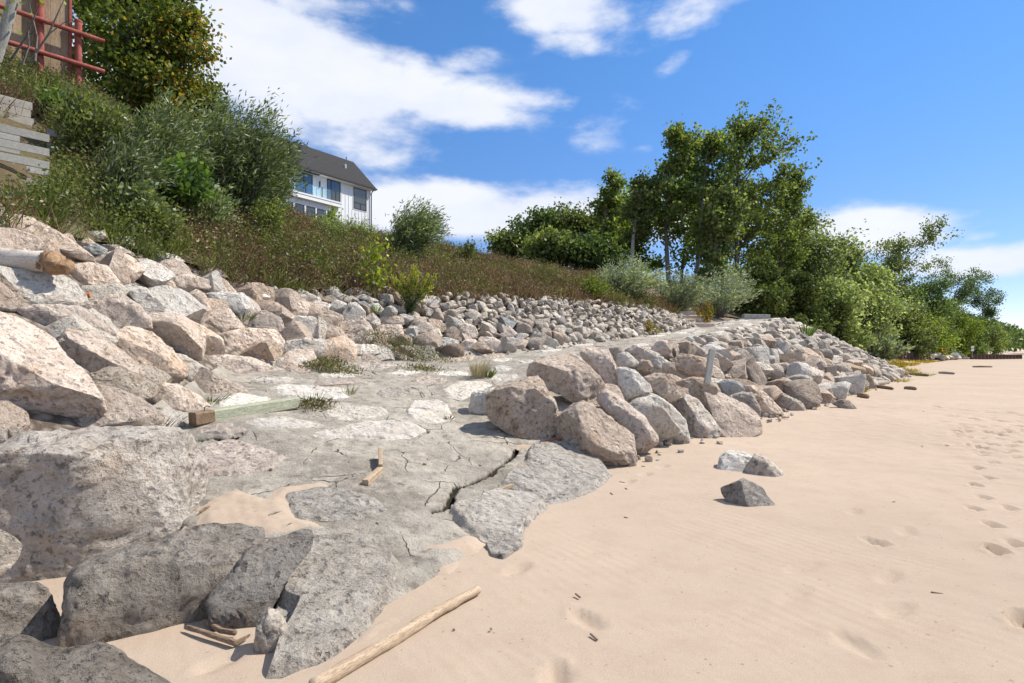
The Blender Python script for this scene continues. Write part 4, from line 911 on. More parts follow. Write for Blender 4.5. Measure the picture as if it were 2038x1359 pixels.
SLABS = [
 ('F','flag_white',.03,[(170,930),(430,880),(600,860),(720,865),(840,915),(780,960),(600,975),(430,960),(300,970),(180,960)]),
 ('F','flag_white',.03,[(715,820),(760,745),(900,740),(960,765),(1005,850),(880,880),(760,870)]),
 ('F','flag_white',.03,[(245,810),(330,775),(450,780),(600,790),(625,825),(500,850),(330,860),(270,850)]),
 ('A','flag_white',.03,[(1450,1010),(1560,990),(1700,1000),(1880,1020),(1890,1070),(1700,1075),(1550,1060)]),
 ('F','flag_white',.03,[(920,690),(1050,635),(1180,640),(1230,665),(1130,710),(1050,740),(960,730)]),
 ('F','flag_white',.02,[(860,590),(960,575),(1090,590),(1080,608),(930,605)]),
 ('F','flag_white',.02,[(1190,600),(1370,600),(1375,625),(1300,640),(1200,630)]),
 ('F','flag_white',.02,[(1230,555),(1290,545),(1340,560),(1300,585),(1240,580)]),
 ('F','flag_white',.02,[(590,600),(680,578),(820,590),(700,610)]),
 ('F','flag_white',.02,[(200,605),(300,590),(480,605),(380,615)]),
 ('F','flag_pink',.02,[(190,635),(330,625),(520,630),(460,650),(200,665)]),
 ('F','flag_pink',.02,[(740,620),(850,610),(970,630),(930,648),(780,648)]),
 ('F','flag_pink',.02,[(430,550),(500,530),(690,545),(600,570),(480,575)]),
 ('F','flag_pink',.03,[(920,490),(1000,482),(1130,490),(1100,515),(960,520)]),
 ('F','flag_pink',.03,[(1150,490),(1290,475),(1300,490),(1180,505)]),
 ('F','flag_pink',.04,[(0,500),(120,505),(230,540),(160,590),(40,585),(-20,560)]),
 ('F','flag_white',.02,[(1215,515),(1280,503),(1340,508),(1300,526),(1240,528)]),
 ('F','flag_white',.02,[(1360,525),(1440,512),(1470,525),(1400,540)]),
 ('F','flag_grey',.02,[(540,700),(640,670),(760,680),(720,720),(600,730)]),
 ('F','flag_grey',.02,[(1090,560),(1160,550),(1200,570),(1150,590),(1100,585)]),
 ('D','flag_pink',.025,[(-10,170),(150,130),(350,190),(440,230),(380,300),(200,330),(0,320)]),
 ('D','flag_white',.025,[(210,50),(380,25),(560,50),(600,65),(480,90),(300,85)]),
 ('D','flag_pink',.025,[(0,70),(170,55),(240,95),(140,115),(0,110)]),
 ('A','flag_pink',.03,[(1140,970),(1220,965),(1320,1010),(1370,1045),(1260,1040),(1170,1010)]),
 ('A','flag_white',.03,[(1170,1080),(1300,1050),(1480,1070),(1400,1095),(1250,1120),(1160,1110)]),
 ('A','flag_white',.03,[(1350,970),(1450,955),(1600,955),(1550,975),(1420,980)]),
 ('D','flag_grey',.075,[(560,640),(700,630),(950,690),(1000,750),(950,930),(860,1080),(760,1180),(640,1280),(480,1330),(270,1400),(300,1300),(370,1200),(440,1100),(470,1010),(380,950),(480,760)]),
 ('D','flag_cream',.07,[(1240,500),(1350,450),(1500,405),(1680,430),(1765,490),(1700,520),(1620,600),(1610,660),(1400,640),(1300,580)]),
 ('D','flag_grey',.04,[(1420,660),(1610,655),(1620,680),(1520,750),(1450,735)]),
 ('D','flag_grey',.03,[(410,410),(560,385),(760,400),(900,450),(950,500),(830,530),(640,545),(500,545),(440,480)]),
 ('F','flag_grey',.075,[(1425,1010),(1470,995),(1700,1000),(1850,1080),(1930,1180),(1800,1290),(1650,1350),(1500,1350),(1430,1300),(1300,1265),(1235,1255),(1300,1195),(1410,1110)]),
]
for i, (vw, mk, h, pts) in enumerate(SLABS): slab(pix(vw, pts), M[mk], i, h)
# the run of flat stones farther up the ramp
fr2 = np.random.default_rng(31)
placed = []
for k in range(400):
    u_ = fr2.uniform(11.5, 31); vk_, _ = prof([u_]); t_ = fr2.uniform(.1, .95); v_ = vk_[0, 1] + (vk_[0, 2] - vk_[0, 1]) * t_
    if any(abs(u_ - a) < 1.25 and abs(v_ - b) < .62 for a, b in placed): continue
    placed.append((u_, v_)); n = 7; an = np.arange(n) * 2 * PI / n + fr2.uniform(0, 1)
    pts = []
    for a in an:
        x_, y_ = to_xy(u_ + .52 * fr2.uniform(.7, 1.1) * math.cos(a), v_ + .27 * fr2.uniform(.7, 1.1) * math.sin(a)); z_ = float(Hxy(x_, y_)); pts.append(to_px(x_, y_, z_))
    slab(pts, M['flag_white' if k % 3 else 'flag_pink'], 100 + k, .03, nr=14, nphi=24)
    if len(placed) >= 46: break

# sand blown over the mortar
def sand_patch(poly, seed, h=.03, label=''):
    W = np.array([cast(*p)[:2] for p in poly]); mn, mx = W.min(0) - .08, W.max(0) + .08
    xs = np.arange(mn[0], mx[0], .022); ys = np.arange(mn[1], mx[1], .022); X, Y = np.meshgrid(xs, ys)
    d = np.full(X.shape, 9.0); ins = np.zeros(X.shape, bool)
    for a, b in zip(W, np.roll(W, -1, 0)):
        e = b - a; t = np.clip(((X - a[0]) * e[0] + (Y - a[1]) * e[1]) / (e @ e), 0, 1); d = np.minimum(d, np.hypot(X - a[0] - t * e[0], Y - a[1] - t * e[1]))
        c = ((a[1] > Y) != (b[1] > Y)) & (X < (b[0] - a[0]) * (Y - a[1]) / (b[1] - a[1] + 1e-12) + a[0]); ins ^= c
    sdist = np.where(ins, d, -d)
    z = Hramp(X.ravel(), Y.ravel()).reshape(X.shape) * .0 + Hxy(X, Y) + ramp_relief(X, Y) * .55
    z += np.clip(sdist * .22, -.05, h) + .012 * noise2(X, Y, 5, seed, 3) + .004 * noise2(X, Y, 22, seed + 3, 2)
    Fc = grid_faces(len(ys), len(xs)); keep = (sdist.ravel()[Fc] > -.09).any(1)
    o = mesh_obj('sand_drift', np.stack([X.ravel(), Y.ravel(), z.ravel()], 1), Fc[keep], M['sand'], smooth=180)
    me = o.data; bm = bmesh.new(); bm.from_mesh(me); bmesh.ops.delete(bm, geom=[v for v in bm.verts if not v.link_faces], context='VERTS'); bm.to_mesh(me); bm.free()
    tag(o, label, 'sand drift', kind='stuff')
sand_patch(pix('D', [(-10, 480), (60, 430), (180, 390), (330, 440), (400, 375), (600, 350), (650, 372), (440, 410), (425, 440), (480, 520), (560, 555), (650, 585), (640, 610), (480, 595), (330, 620), (200, 590), (-10, 640)]), 1.0, .016, 'tan sand drift on the mortar beside the massive pitted boulder')
sand_patch(pix('D', [(1130, 680), (1280, 640), (1390, 615), (1425, 665), (1400, 720), (1300, 690), (1200, 690)]), 2.0, .02, 'thin sand drift beside the white slab at the ramp toe')
sand_patch(pix('D', [(1215, 785), (1330, 750), (1345, 770), (1240, 805)]), 3.0, .02, 'small sand streak near the tip of the ramp')
sand_patch(pix('F', [(1380, 1000), (1560, 1000), (1690, 1020), (1560, 1030), (1420, 1020)]), 4.0, .085, 'thin sand streak along the top of the wide toe slab')
sand_patch(pix('F', [(1330, 1130), (1480, 1090), (1600, 1120), (1660, 1190), (1520, 1170), (1440, 1200)]), 5.0, .085, 'sand lying in the hollow of the wide toe slab')
sand_patch(pix('D', [(830, 1075), (950, 1030), (1000, 1040), (900, 1110), (820, 1170), (760, 1180)]), 6.0, .06, 'sand drift between the big tilted slab and the driftwood log')
sand_patch(pix('D', [(480, 1130), (560, 1125), (680, 1150), (760, 1180), (700, 1190), (560, 1150)]), 7.0, .085, 'sand streak in the groove of the big tilted slab')

# ---------------------------------------------------------------- packed stones that nobody traced
def unit_rock(seed, sub):
    r = np.random.default_rng(seed + 9000); S, Fc = ico(sub); V = S * np.array([1.0, r.uniform(.72, .95), r.uniform(.58, .8)])
    for k in range(11):
        n = r.normal(size=3); n /= np.linalg.norm(n); s = V @ n; d = s.max() * r.uniform(.52, .84); V = V - np.maximum(s - d, 0)[:, None] * n
    V = weather(V, 1.0, r, 0, amp=(.015, .028, .0), pits=sub >= 4); V /= np.abs(V).max(); return V, Fc
def inside(poly, x, y):
    c = False; n = len(poly)
    for i in range(n):
        (x1, y1), (x2, y2) = poly[i], poly[(i + 1) % n]
        if (y1 > y) != (y2 > y) and x < (x2 - x1) * (y - y1) / (y2 - y1) + x1: c = not c
    return c
def pack(k0, u0, u1, t0, t1, radius, tries, seed, lift=.3, sink=None):
    r = np.random.default_rng(seed); pts = []; XY = np.zeros((0, 3))
    for _ in range(tries):
        u_ = r.uniform(u0, u1); t_ = r.uniform(t0, t1); vk_, _z = prof([u_]); v_ = vk_[0, k0] + (vk_[0, k0 + 1] - vk_[0, k0]) * t_
        rad = radius(u_, t_) * r.uniform(.7, 1.25)
        x_, y_ = to_xy(u_, v_); lf = (lift if u_ > 8.5 else -.55) if k0 else np.interp(t_, [.5, .8, 1.0], [lift, .0, -.5]); z_ = float(Hxy(x_, y_)) + lf * rad
        if y_ < 1: continue
        if len(XY):
            d = np.hypot(XY[:, 0] - x_, XY[:, 1] - y_)
            if (d < (XY[:, 2] + rad) * .80).any(): continue
        px, py = to_px(x_, y_, z_)
        if px < -60 or px > 2100: continue
        if any(inside(p, px, py) for p in BOULDER_POLY): continue
        pts.append((x_, y_, z_, rad, rad / y_ * F, t_, px)); XY = np.vstack([XY, [x_, y_, rad]])
    return pts
protos4 = [mesh_np('stone_shape', *unit_rock(i, 4), None, 40) for i in range(10)]
protos3 = [unit_rock(40 + i, 3) for i in range(14)]; protos2 = [unit_rock(40 + i, 2) for i in range(14)]
inl = pack(2, -1, 25.5, .02, 1.0, lambda u, t: (.40 if u < 7 else max(.12, .33 - .014 * (u - 7) - .17 * t)), 14000, 11)
lak = pack(0, 7.0, 45.5, -.02, 1.02, lambda u, t: max(.24, .50 - .009 * (u - 8)) * (1.2 - .55 * t), 6000, 12)
far = pack(0, 44, 52, -.1, 1.2, lambda u, t: .28, 200, 13)
NMAT = ['rock_pink', 'rock_pink', 'rock_pink', 'rock_white', 'rock_white', 'rock_grey', 'rock_brown', 'rock_blue']
pmesh = {}
def add_stones(pts, n_single, name, label, cat, group, seed, rest_label, rows):
    r = np.random.default_rng(seed); pts = sorted(pts, key=lambda p: -p[4]); rest = pts[n_single:]
    cnt = {}; singles = []
    for (x_, y_, z_, rad, _, t_, px_) in sorted(pts[:n_single], key=lambda q: q[6]):
        k = int(r.integers(len(protos4))); mk = NMAT[int(r.choice(8, p=[.24, .22, .15, .17, .1, .06, .05, .01]))]
        if (k, mk) not in pmesh: me = protos4[k].copy(); me.materials.clear(); me.materials.append(M[mk]); pmesh[(k, mk)] = me
        o = bpy.data.objects.new(name, pmesh[(k, mk)]); link(o); o.location = (x_, y_, z_); s = rad * 1.28
        o.scale = (s * r.uniform(.85, 1.2), s * r.uniform(.85, 1.2), s * r.uniform(.85, 1.15)); o.rotation_euler = (r.uniform(-.7, .7), r.uniform(-.7, .7), r.uniform(0, 6.28))
        row = rows[0 if t_ < .34 else 1 if t_ < .67 else 2]; tone = TONE[[q for q in MATK if MATK[q] == mk][0]]; key = (row, tone); cnt[key] = cnt.get(key, 0) + 1
        n_ = cnt[key]; od = ORD[n_ - 1] if n_ <= 20 else 'twenty-' + ORD[n_ - 21] if 21 < n_ <= 29 else 'twenty-first' if n_ == 21 else 'number %d' % n_
        tag(o, '%s %s in the %s, %s of that tone%s' % (tone, label, row, od, '' if n_ == 1 else ' from the left'), cat, group)
    if rest:
        VV, FF, b = [], [], 0
        for (x_, y_, z_, rad, _, t_, px_) in rest:
            V, Fc = (protos3 if _ > 9 else protos2)[int(r.integers(14))]; a, bb, c = r.uniform(-.7, .7), r.uniform(-.7, .7), r.uniform(0, 6.28)
            Rm = np.array((Matrix.Rotation(c, 3, 'Z') @ Matrix.Rotation(bb, 3, 'Y') @ Matrix.Rotation(a, 3, 'X')))
            s = rad * 1.28; VV.append((V * (s * r.uniform(.85, 1.2, 3))) @ Rm.T + [x_, y_, z_]); FF.append(Fc + b); b += len(V)
        o = mesh_obj('loose_stones', np.concatenate(VV), np.concatenate(FF), M['rubble'], smooth=40); tag(o, rest_label, 'stones', kind='stuff')
add_stones(inl, 75, 'stone', 'packing stone', 'stone', 'stones packed on the inland slope', 21, 'mass of small pale stones covering the slope inland of the ramp', ('inland slope foot', 'inland slope middle', 'inland slope top'))
add_stones(lak, 85, 'riprap_stone', 'riprap stone', 'stone', 'stones packed on the lakeside riprap', 22, 'mass of far riprap stones on the mound beside the beach', ('riprap toe', 'mid riprap', 'riprap crest'))
print('STONES', len(inl), len(lak), len(far))

# chips and pebbles in the joints and along the toe
def chips_stuff():
    r = np.random.default_rng(71); VV, FF, b = [], [], 0; small = [unit_rock(80 + i, 2) for i in range(8)]
    spots = []
    for _ in range(300): u_ = r.uniform(6.5, 40); spots.append((u_, np.interp(u_, US, V0) + r.normal() * .22 - .05, r.uniform(.02, .07)))
    for _ in range(180): u_ = r.uniform(4.5, 28); spots.append((u_, np.interp(u_, US, V2) - abs(r.normal()) * .25 + .1, r.uniform(.02, .06)))
    for _ in range(110): u_ = r.uniform(2.5, 9); spots.append((u_, r.uniform(np.interp(u_, US, V1) + .3, np.interp(u_, US, V2)), r.uniform(.008, .022)))
    for u_, v_, s in spots:
        x_, y_ = to_xy(u_, v_); z_ = float(Hxy(x_, y_)) + (float(ramp_relief(np.array([x_]), np.array([y_]))[0]) if v_ > np.interp(u_, US, V1) else 0) + s * .35; V, Fc = small[int(r.integers(8))]; c = r.uniform(0, 6.28); ca, sa = math.cos(c), math.sin(c)
        W = V * s * r.uniform(.7, 1.3, 3); VV.append(np.stack([W[:, 0] * ca - W[:, 1] * sa + x_, W[:, 0] * sa + W[:, 1] * ca + y_, W[:, 2] + z_], 1)); FF.append(Fc + b); b += len(V)
    o = mesh_obj('stone_chips', np.concatenate(VV), np.concatenate(FF), M['rubble'], smooth=40); tag(o, 'stone chips and pebbles scattered along the boulders', 'chips', kind='stuff')
chips_stuff()
# ---------------------------------------------------------------- plants: leaf faces and limbs
def leaf_mesh(P, Dv, L, W, seed=0, fold=0.0):
    """diamond leaves: P bases (n,3), Dv blade directions (n,3), L lengths, W widths"""
    r = np.random.default_rng(seed); n = len(P); Dv = Dv / np.maximum(np.linalg.norm(Dv, axis=1, keepdims=True), 1e-6)
    S = np.cross(Dv, r.normal(size=(n, 3))); S /= np.maximum(np.linalg.norm(S, axis=1, keepdims=True), 1e-6)
    L = np.broadcast_to(L, n)[:, None]; W = np.broadcast_to(W, n)[:, None]
    V = np.stack([P, P + Dv * L * .45 + S * W * .5, P + Dv * L, P + Dv * L * .45 - S * W * .5], 1).reshape(-1, 3)
    return V, np.arange(4 * n).reshape(n, 4)
class Plant:
    def __init__(s, seed): s.r = np.random.default_rng(seed); s.mb = MB(); s.P = []; s.D = []; s.L = []; s.W = []
    def leaves(s, P, D, L, W): s.P.append(P); s.D.append(D); s.L.append(np.broadcast_to(L, len(P))); s.W.append(np.broadcast_to(W, len(P)))
    def mesh(s, seed=1): return leaf_mesh(np.concatenate(s.P), np.concatenate(s.D), np.concatenate(s.L), np.concatenate(s.W), seed)
def unit(v): return v / max(np.linalg.norm(v), 1e-9)
WIND = np.array([.9, .35, 0.0])
def tree_meshes(seed, h, rx, crown0=.28, limbs=16, leaf=.17, per=34, sway=.12, clus=.42, subs=5, trunk_r=.16, up=.55, asym=0.0, top=1.0, shape='round'):
    """trunk with limbs (V,F lists) and a crown of leaf clusters strung along the twigs"""
    p = Plant(seed); r = p.r
    n = 9; tp = []
    for i in range(n):
        t = i / (n - 1); tp.append(np.array([sway * h * t * t + .02 * h * math.sin(3.1 * t + seed), .02 * h * math.sin(4 * t + seed * 2), t * h * .93]))
    p.mb.tube(tp, [trunk_r * (1 - .85 * i / (n - 1)) for i in range(n)], 7)
    def on_trunk(t): k = min(int(t * (n - 1)), n - 2); f = t * (n - 1) - k; return tp[k] * (1 - f) + tp[k + 1] * f
    for j in range(limbs):
        t = crown0 + (1 - crown0) * (j + r.uniform(0, .8)) / limbs * .98; a = j * 2.4 + r.uniform(-.5, .5); b = on_trunk(min(t, .98))
        s_ = (t - crown0) / (1 - crown0)
        prof_ = {'round': math.sin(PI * min(1, .16 + .80 * s_)) ** .7, 'spire': 1.05 - .85 * s_, 'spread': (.45 + .75 * s_) if s_ < .8 else 1.0}[shape]
        ln = rx * prof_ * r.uniform(.62, 1.18)
        d = unit(np.array([math.cos(a), math.sin(a), up * r.uniform(.5, 1.5) * (.5 + s_)]) + WIND * asym)
        pts = [b]; dd = d.copy(); m = 5
        for k in range(m):
            dd = unit(dd + r.normal(size=3) * .13 + np.array([0, 0, .07]) + WIND * asym * .12); pts.append(pts[-1] + dd * ln / m)
        p.mb.tube(pts, [max(.012, trunk_r * .42 * (1 - .6 * s_) * (1 - .85 * k / m)) for k in range(m + 1)], 5, False)
        for q in range(subs + 1):
            f = r.uniform(.32, 1.0) if q < subs else 1.0; k = min(int(f * m), m - 1); st = pts[k] * (1 - (f * m - k)) + pts[k + 1] * (f * m - k)
            sdv = unit(dd * .7 + r.normal(size=3) * .75 + np.array([0, 0, .25]) + WIND * asym * .5); sl = ln * r.uniform(.22, .48)
            en = st + sdv * sl
            if q % 2 == 0: p.mb.tube([st, (st + en) / 2 + r.normal(size=3) * .03 * sl, en], [.018, .012, .005], 3, False)
            for c in range(3):
                cc = st + (en - st) * (.35 + .4 * c) + r.normal(size=3) * .12 * sl; nl = int(per * r.uniform(.55, 1.35))
                P = cc + r.normal(size=(nl, 3)) * np.array([1, 1, .72]) * clus * r.uniform(.6, 1.15)
                D = r.normal(size=(nl, 3)) + np.array([0, 0, -.25]) + WIND * .5
                p.leaves(P, D, leaf * r.uniform(.65, 1.3, nl), leaf * .78 * r.uniform(.7, 1.2, nl))
    return p
def add_tree(name, px, Y, top_py, w_px, leafmat, seed, label, cat='tree', group=None, bark='bark', base=None, **kw):
    X = (px - CX) / F * Y; zb = float(Hxy(X, Y)) if base is None else base; h = (EYE - (top_py - HY) / F * Y) - zb; rx = w_px / F * Y / 2
    p = tree_meshes(seed, h, rx, **kw)
    root = empty(name, (X, Y, zb - .1)); tag(root, label, cat, group)
    p.mb.build('trunk', M[bark], root, 60)
    V, Fc = p.mesh(seed); mesh_obj('crown', V, Fc, M[leafmat], root)
    return root
def shrub(name, px, py_base, top_py, w_px, leafmat, seed, label, stems=46, L=.13, W=.028, per=46, lean=.5, group=None, Y=None, spread=1.0, cat='shrub', stalk='bark', droop=0.0, clus=.06):
    b = cast(px, py_base) if Y is None else np.array([(px - CX) / F * Y, Y, float(Hxy((px - CX) / F * Y, Y))]); Yb = b[1]
    h = (EYE - (top_py - HY) / F * Yb) - b[2]; rad = w_px / F * Yb / 2
    p = Plant(seed); r = p.r
    for j in range(stems):
        a = r.uniform(0, 2 * PI); q = r.uniform(0, 1) ** .6; tgt = np.array([math.cos(a) * rad * q * spread, math.sin(a) * rad * q * spread * .9, h * (1.06 - .42 * q * q) * r.uniform(.62, 1.05)]) + WIND * lean * rad * .35
        st = np.array([math.cos(a), math.sin(a), 0]) * rad * .18 * r.uniform(0, 1); pts = []
        for k in range(6):
            t = k / 5; s_ = t ** .8; pts.append(st + (tgt - st) * np.array([t ** 1.25, t ** 1.25, s_]) + WIND * lean * .16 * h * t * t + r.normal(size=3) * .02 * h * t - np.array([0, 0, droop * t * t * h]))
        p.mb.tube(pts, [.012 * (1 - .8 * k / 5) for k in range(6)], 4, False)
        pts = np.array(pts); t = r.uniform(.14, 1.02, per) ** .8 * 5; k = np.clip(t.astype(int), 0, 4); f = (t - k)[:, None]
        P = pts[k] * (1 - f) + pts[k + 1] * f + r.normal(size=(per, 3)) * clus * (1 + h * .35)
        dirs = pts[k + 1] - pts[k]; dirs /= np.maximum(np.linalg.norm(dirs, axis=1, keepdims=True), 1e-6)
        p.leaves(P, dirs * .9 + r.normal(size=(per, 3)) * .6 + WIND * lean * .9, L * r.uniform(.6, 1.25, per), W * r.uniform(.7, 1.25, per))
    root = empty(name, b - [0, 0, .05]); tag(root, label, cat, group)
    p.mb.build('stems', M[stalk], root); V, Fc = p.mesh(seed); mesh_obj('foliage', V, Fc, M[leafmat], root)
    return root
def tuft(name, px, py, h, rad, n, mat, seed, label, W=.007, lean=.2, cat='grass tuft', group=None, loc=None, extra=0):
    b = cast(px, py) if loc is None else np.array(loc); r = np.random.default_rng(seed)
    a = r.uniform(0, 2 * PI, n); q = r.uniform(0, 1, n) ** .5; P = np.stack([np.cos(a) * q * rad * .5, np.sin(a) * q * rad * .5, np.zeros(n) - .02], 1)
    D = np.stack([np.cos(a) * q * rad, np.sin(a) * q * rad, np.full(n, h)], 1) + r.normal(size=(n, 3)) * .15 * h + WIND * lean * h
    V, Fc = leaf_mesh(P, D, np.linalg.norm(D, axis=1) * r.uniform(.5, 1.1, n), W * r.uniform(.7, 1.3, n), seed)
    o = mesh_obj(name, V, Fc, M[mat], loc=b); tag(o, label, cat, group); return o

# ground cover of the bluff: dry knapweed stalks mixed with green, one mass
def ground_cover():
    r = np.random.default_rng(77); N = 42000
    u_ = r.uniform(-3, 33, N); q = r.uniform(0, 1, N); vk_, _ = prof(u_); v_ = vk_[:, 3] - .25 + (vk_[:, 4] + 3 - vk_[:, 3]) * q
    x, y = to_xy(u_, v_); z = Hxy(x, y); px, py = to_px(x, np.maximum(y, .5), z)
    ok = (y > 3) & (px > -120) & (px < 1620) & (py > -150); keep = r.uniform(0, 1, N) < np.clip(15 / np.maximum(y, 1), .3, 1)
    ok &= ~((px < 104) & (py > 150) & (py < 392) & (r.uniform(0, 1, N) < np.where(py > 235, 1.0, .35))); ok &= keep; x, y, z, px = x[ok], y[ok], z[ok], px[ok]
    n = noise2(x, y, .55, 41.0, 3); green = (1.6 * n + .32 * np.clip((640 - px) / 500, -1, 1) + r.normal(size=len(x)) * .35) > .24
    hid = np.zeros(len(x), bool)                        # nothing is planted far behind the brow
    for f_ in np.linspace(.5, .97, 30): hid |= Hxy(x * f_, y * f_) > EYE + (z + 1.5 - EYE) * f_
    x, y, z, px, green, n = x[~hid], y[~hid], z[~hid], px[~hid], green[~hid], n[~hid]
    gap = noise2(x, y, 1.3, 44.0, 2) < -.42
    x, y, z, green = x[~gap], y[~gap], z[~gap], green[~gap]
    print('CLUMPS', len(x), green.sum())
    for nm, sel, mat, nb, lab in (('dry_brush', ~green, 'dry', 7, 'dry brown knapweed brush covering the bluff slope'), ('green_brush', green, 'green_blade', 7, 'green weeds growing through the dry brush of the bluff')):
        xs, ys, zs = x[sel], y[sel], z[sel]; m = len(xs); hh = r.uniform(.22, .66, m) * (1 + .9 * noise2(xs, ys, .8, 47.0, 3))
        P0 = np.stack([xs, ys, zs - .03], 1); Pn, Dn, Ln, Wn = [], [], [], []
        for b in range(nb):
            D = r.normal(size=(m, 3)) * np.array([.5, .5, .15]) + np.array([0, 0, .9]) + WIND * .15
            base = P0 + r.normal(size=(m, 3)) * np.array([.07, .07, .0]); Lb = hh * r.uniform(.6, 1.15, m)
            Pn.append(base); Dn.append(D); Ln.append(Lb); Wn.append(np.full(m, .011) * r.uniform(.7, 1.4, m) * (1 + ys / 30))
        for b in range(9):   # seed heads / small leaves
            base = P0 + r.normal(size=(m, 3)) * np.array([.15, .15, 0]) + np.stack([np.zeros(m), np.zeros(m), hh * r.uniform(.25, 1.1, m)], 1)
            s = r.uniform(.022, .052, m) * (1.0 if nm == 'dry_brush' else 1.3) * (1 + ys / 40)
            Pn.append(base); Dn.append(r.normal(size=(m, 3))); Ln.append(s); Wn.append(s * .6)
        V, Fc = leaf_mesh(np.concatenate(Pn), np.concatenate(Dn), np.concatenate(Ln), np.concatenate(Wn), 5)
        o = mesh_obj(nm, V, Fc, M[mat]); tag(o, lab, 'brush', kind='stuff')
ground_cover()
def leafy_scrub():
    r = np.random.default_rng(78); N = 4600; u_ = r.uniform(-2, 24, N); q = r.uniform(0, 1, N); vk_, _ = prof(u_); v_ = vk_[:, 3] + (vk_[:, 4] + 2 - vk_[:, 3]) * q
    x, y = to_xy(u_, v_); z = Hxy(x, y); px, py = to_px(x, np.maximum(y, .5), z)
    ok = (y > 4) & (px > -80) & (px < 1300) & ~((px < 120) & (py > 150) & (py < 395)) & (noise2(x, y, .35, 52.0, 3) + .35 * np.clip((700 - px) / 600, -1, 1) + r.normal(size=N) * .12 > .12)
    x, y, z = x[ok], y[ok], z[ok]
    for nm, sel, mat, lab in (('olive_scrub', r.uniform(0, 1, len(x)) < .55, 'leaf_oak', 'olive leafy scrub in mounds over the bluff slope'), ('russet_scrub', None, 'dry', 'russet leafy scrub in mounds over the bluff slope')):
        s_ = sel if sel is not None else ~prev; prev = s_
        P, L = [], []
        for a, b, c in zip(x[s_], y[s_], z[s_]):
            R_ = r.uniform(.18, .6); n = int(46 * (R_ / .35) ** 1.5); d = r.normal(size=(n, 3)); d /= np.linalg.norm(d, axis=1, keepdims=True); d[:, 2] = np.abs(d[:, 2]) * 1.1
            P.append(np.array([a, b, c]) + d * R_ * r.uniform(.6, 1.1, (n, 1))); L.append(r.uniform(.04, .085, n))
        P = np.concatenate(P); L = np.concatenate(L); V, Fc = leaf_mesh(P, r.normal(size=P.shape) + WIND * .4, L, L * .6, 9)
        o = mesh_obj(nm, V, Fc, M[mat]); tag(o, lab, 'scrub', kind='stuff')
leafy_scrub()

# willows and other shrubs of the bluff
WG = 'willow shrubs on the bluff'
shrub('willow_shrub', 478, 446, 205, 180, 'leaf_willow', 1, 'largest willow bush, half hiding the white house', 95, .17, .036, 95, .55, WG)
shrub('willow_shrub', 400, 420, 185, 150, 'leaf_willow', 2, 'willow bush swept by wind just left of the largest one', 70, .17, .036, 90, .6, WG)
shrub('willow_shrub', 300, 400, 190, 170, 'leaf_willow', 3, 'willow bush below the orange-leaved tree', 70, .16, .034, 90, .5, WG)
shrub('willow_shrub', 245, 430, 270, 130, 'leaf_willow', 4, 'low willow bush beside the slatted timber wall', 60, .14, .03, 75, .5, WG)
shrub('willow_shrub', 545, 450, 262, 70, 'leaf_willow', 5, 'narrow willow bush touching the house balcony', 40, .16, .034, 80, .5, WG)
shrub('willow_shrub', 805, 520, 402, 130, 'leaf_willow', 6, 'willow bush right of the white house', 110, .17, .036, 100, .7, WG)
shrub('willow_shrub', 165, 330, 175, 130, 'leaf_oak', 7, 'leafy bush under the red fence', 50, .12, .05, 80, .3, WG)
shrub('willow_shrub', 405, 472, 365, 130, 'leaf_willow', 16, 'low willow bush at the foot of the largest one', 46, .13, .032, 70, .4, WG)
shrub('bush', 525, 474, 392, 110, 'leaf_oak', 17, 'leafy bush spreading below the house balcony', 40, .10, .04, 60, .3)
shrub('bush', 300, 478, 405, 110, 'leaf_oak', 18, 'low leafy bush just above the top stones', 36, .10, .045, 60, .3)
shrub('vine_thicket', 345, 440, 315, 150, 'leaf_vine', 8, 'bright green grapevine thicket in front of the willows', 40, .13, .12, 60, .2, spread=1.1)
shrub('vine_thicket', 260, 450, 360, 140, 'leaf_willow', 9, 'dark leafy thicket left of the bright grapevine', 40, .10, .06, 70, .2)
shrub('sapling', 745, 590, 468, 60, 'leaf_yellow', 10, 'young cottonwood sapling with yellow-green leaves on the bluff', 9, .11, .10, 34, .1, clus=.09)
shrub('sapling', 655, 470, 398, 34, 'leaf_yellow', 11, 'small yellowing sapling in front of the house balcony', 8, .12, .11, 30, .1, clus=.09)
shrub('bush', 640, 478, 425, 110, 'leaf_pale', 12, 'pale green bush below the house windows', 36, .12, .03, 50, .4)
shrub('bush', 700, 480, 430, 80, 'leaf_pale', 13, 'loose green bush at the corner of the house', 30, .12, .03, 50, .4)
shrub('bush', 925, 530, 478, 70, 'leaf_oak', 14, 'small leafy bush alone on the brow of the bluff', 26, .12, .06, 50, .3)
shrub('bush', 1180, 598, 545, 60, 'leaf_lime', 15, 'lime green bush beside the first silver willow', 24, .12, .05, 50, .3)
SG = 'silver willow shrubs at the stone steps'
shrub('silver_willow', 1240, 612, 512, 150, 'leaf_silver', 20, 'silver-leaved willow left of the stone steps', 70, .19, .045, 80, .5, SG, Y=25.5)
shrub('silver_willow', 1345, 636, 540, 130, 'leaf_silver', 21, 'silver-leaved willow right above the stone steps', 60, .19, .045, 80, .5, SG, Y=27.5)
shrub('silver_willow', 1435, 625, 533, 130, 'leaf_silver', 22, 'broad silver-leaved willow beside the dark junipers', 70, .19, .045, 80, .6, SG, Y=31)
shrub('autumn_weed', 1405, 655, 600, 44, 'leaf_autumn', 23, 'yellow-orange weed at the foot of the stone steps', 12, .10, .06, 40, .2, Y=26.0)
shrub('autumn_weed', 1295, 665, 638, 40, 'leaf_autumn', 24, 'low orange-yellow weed on the stones beside the ramp', 12, .08, .04, 40, .2)
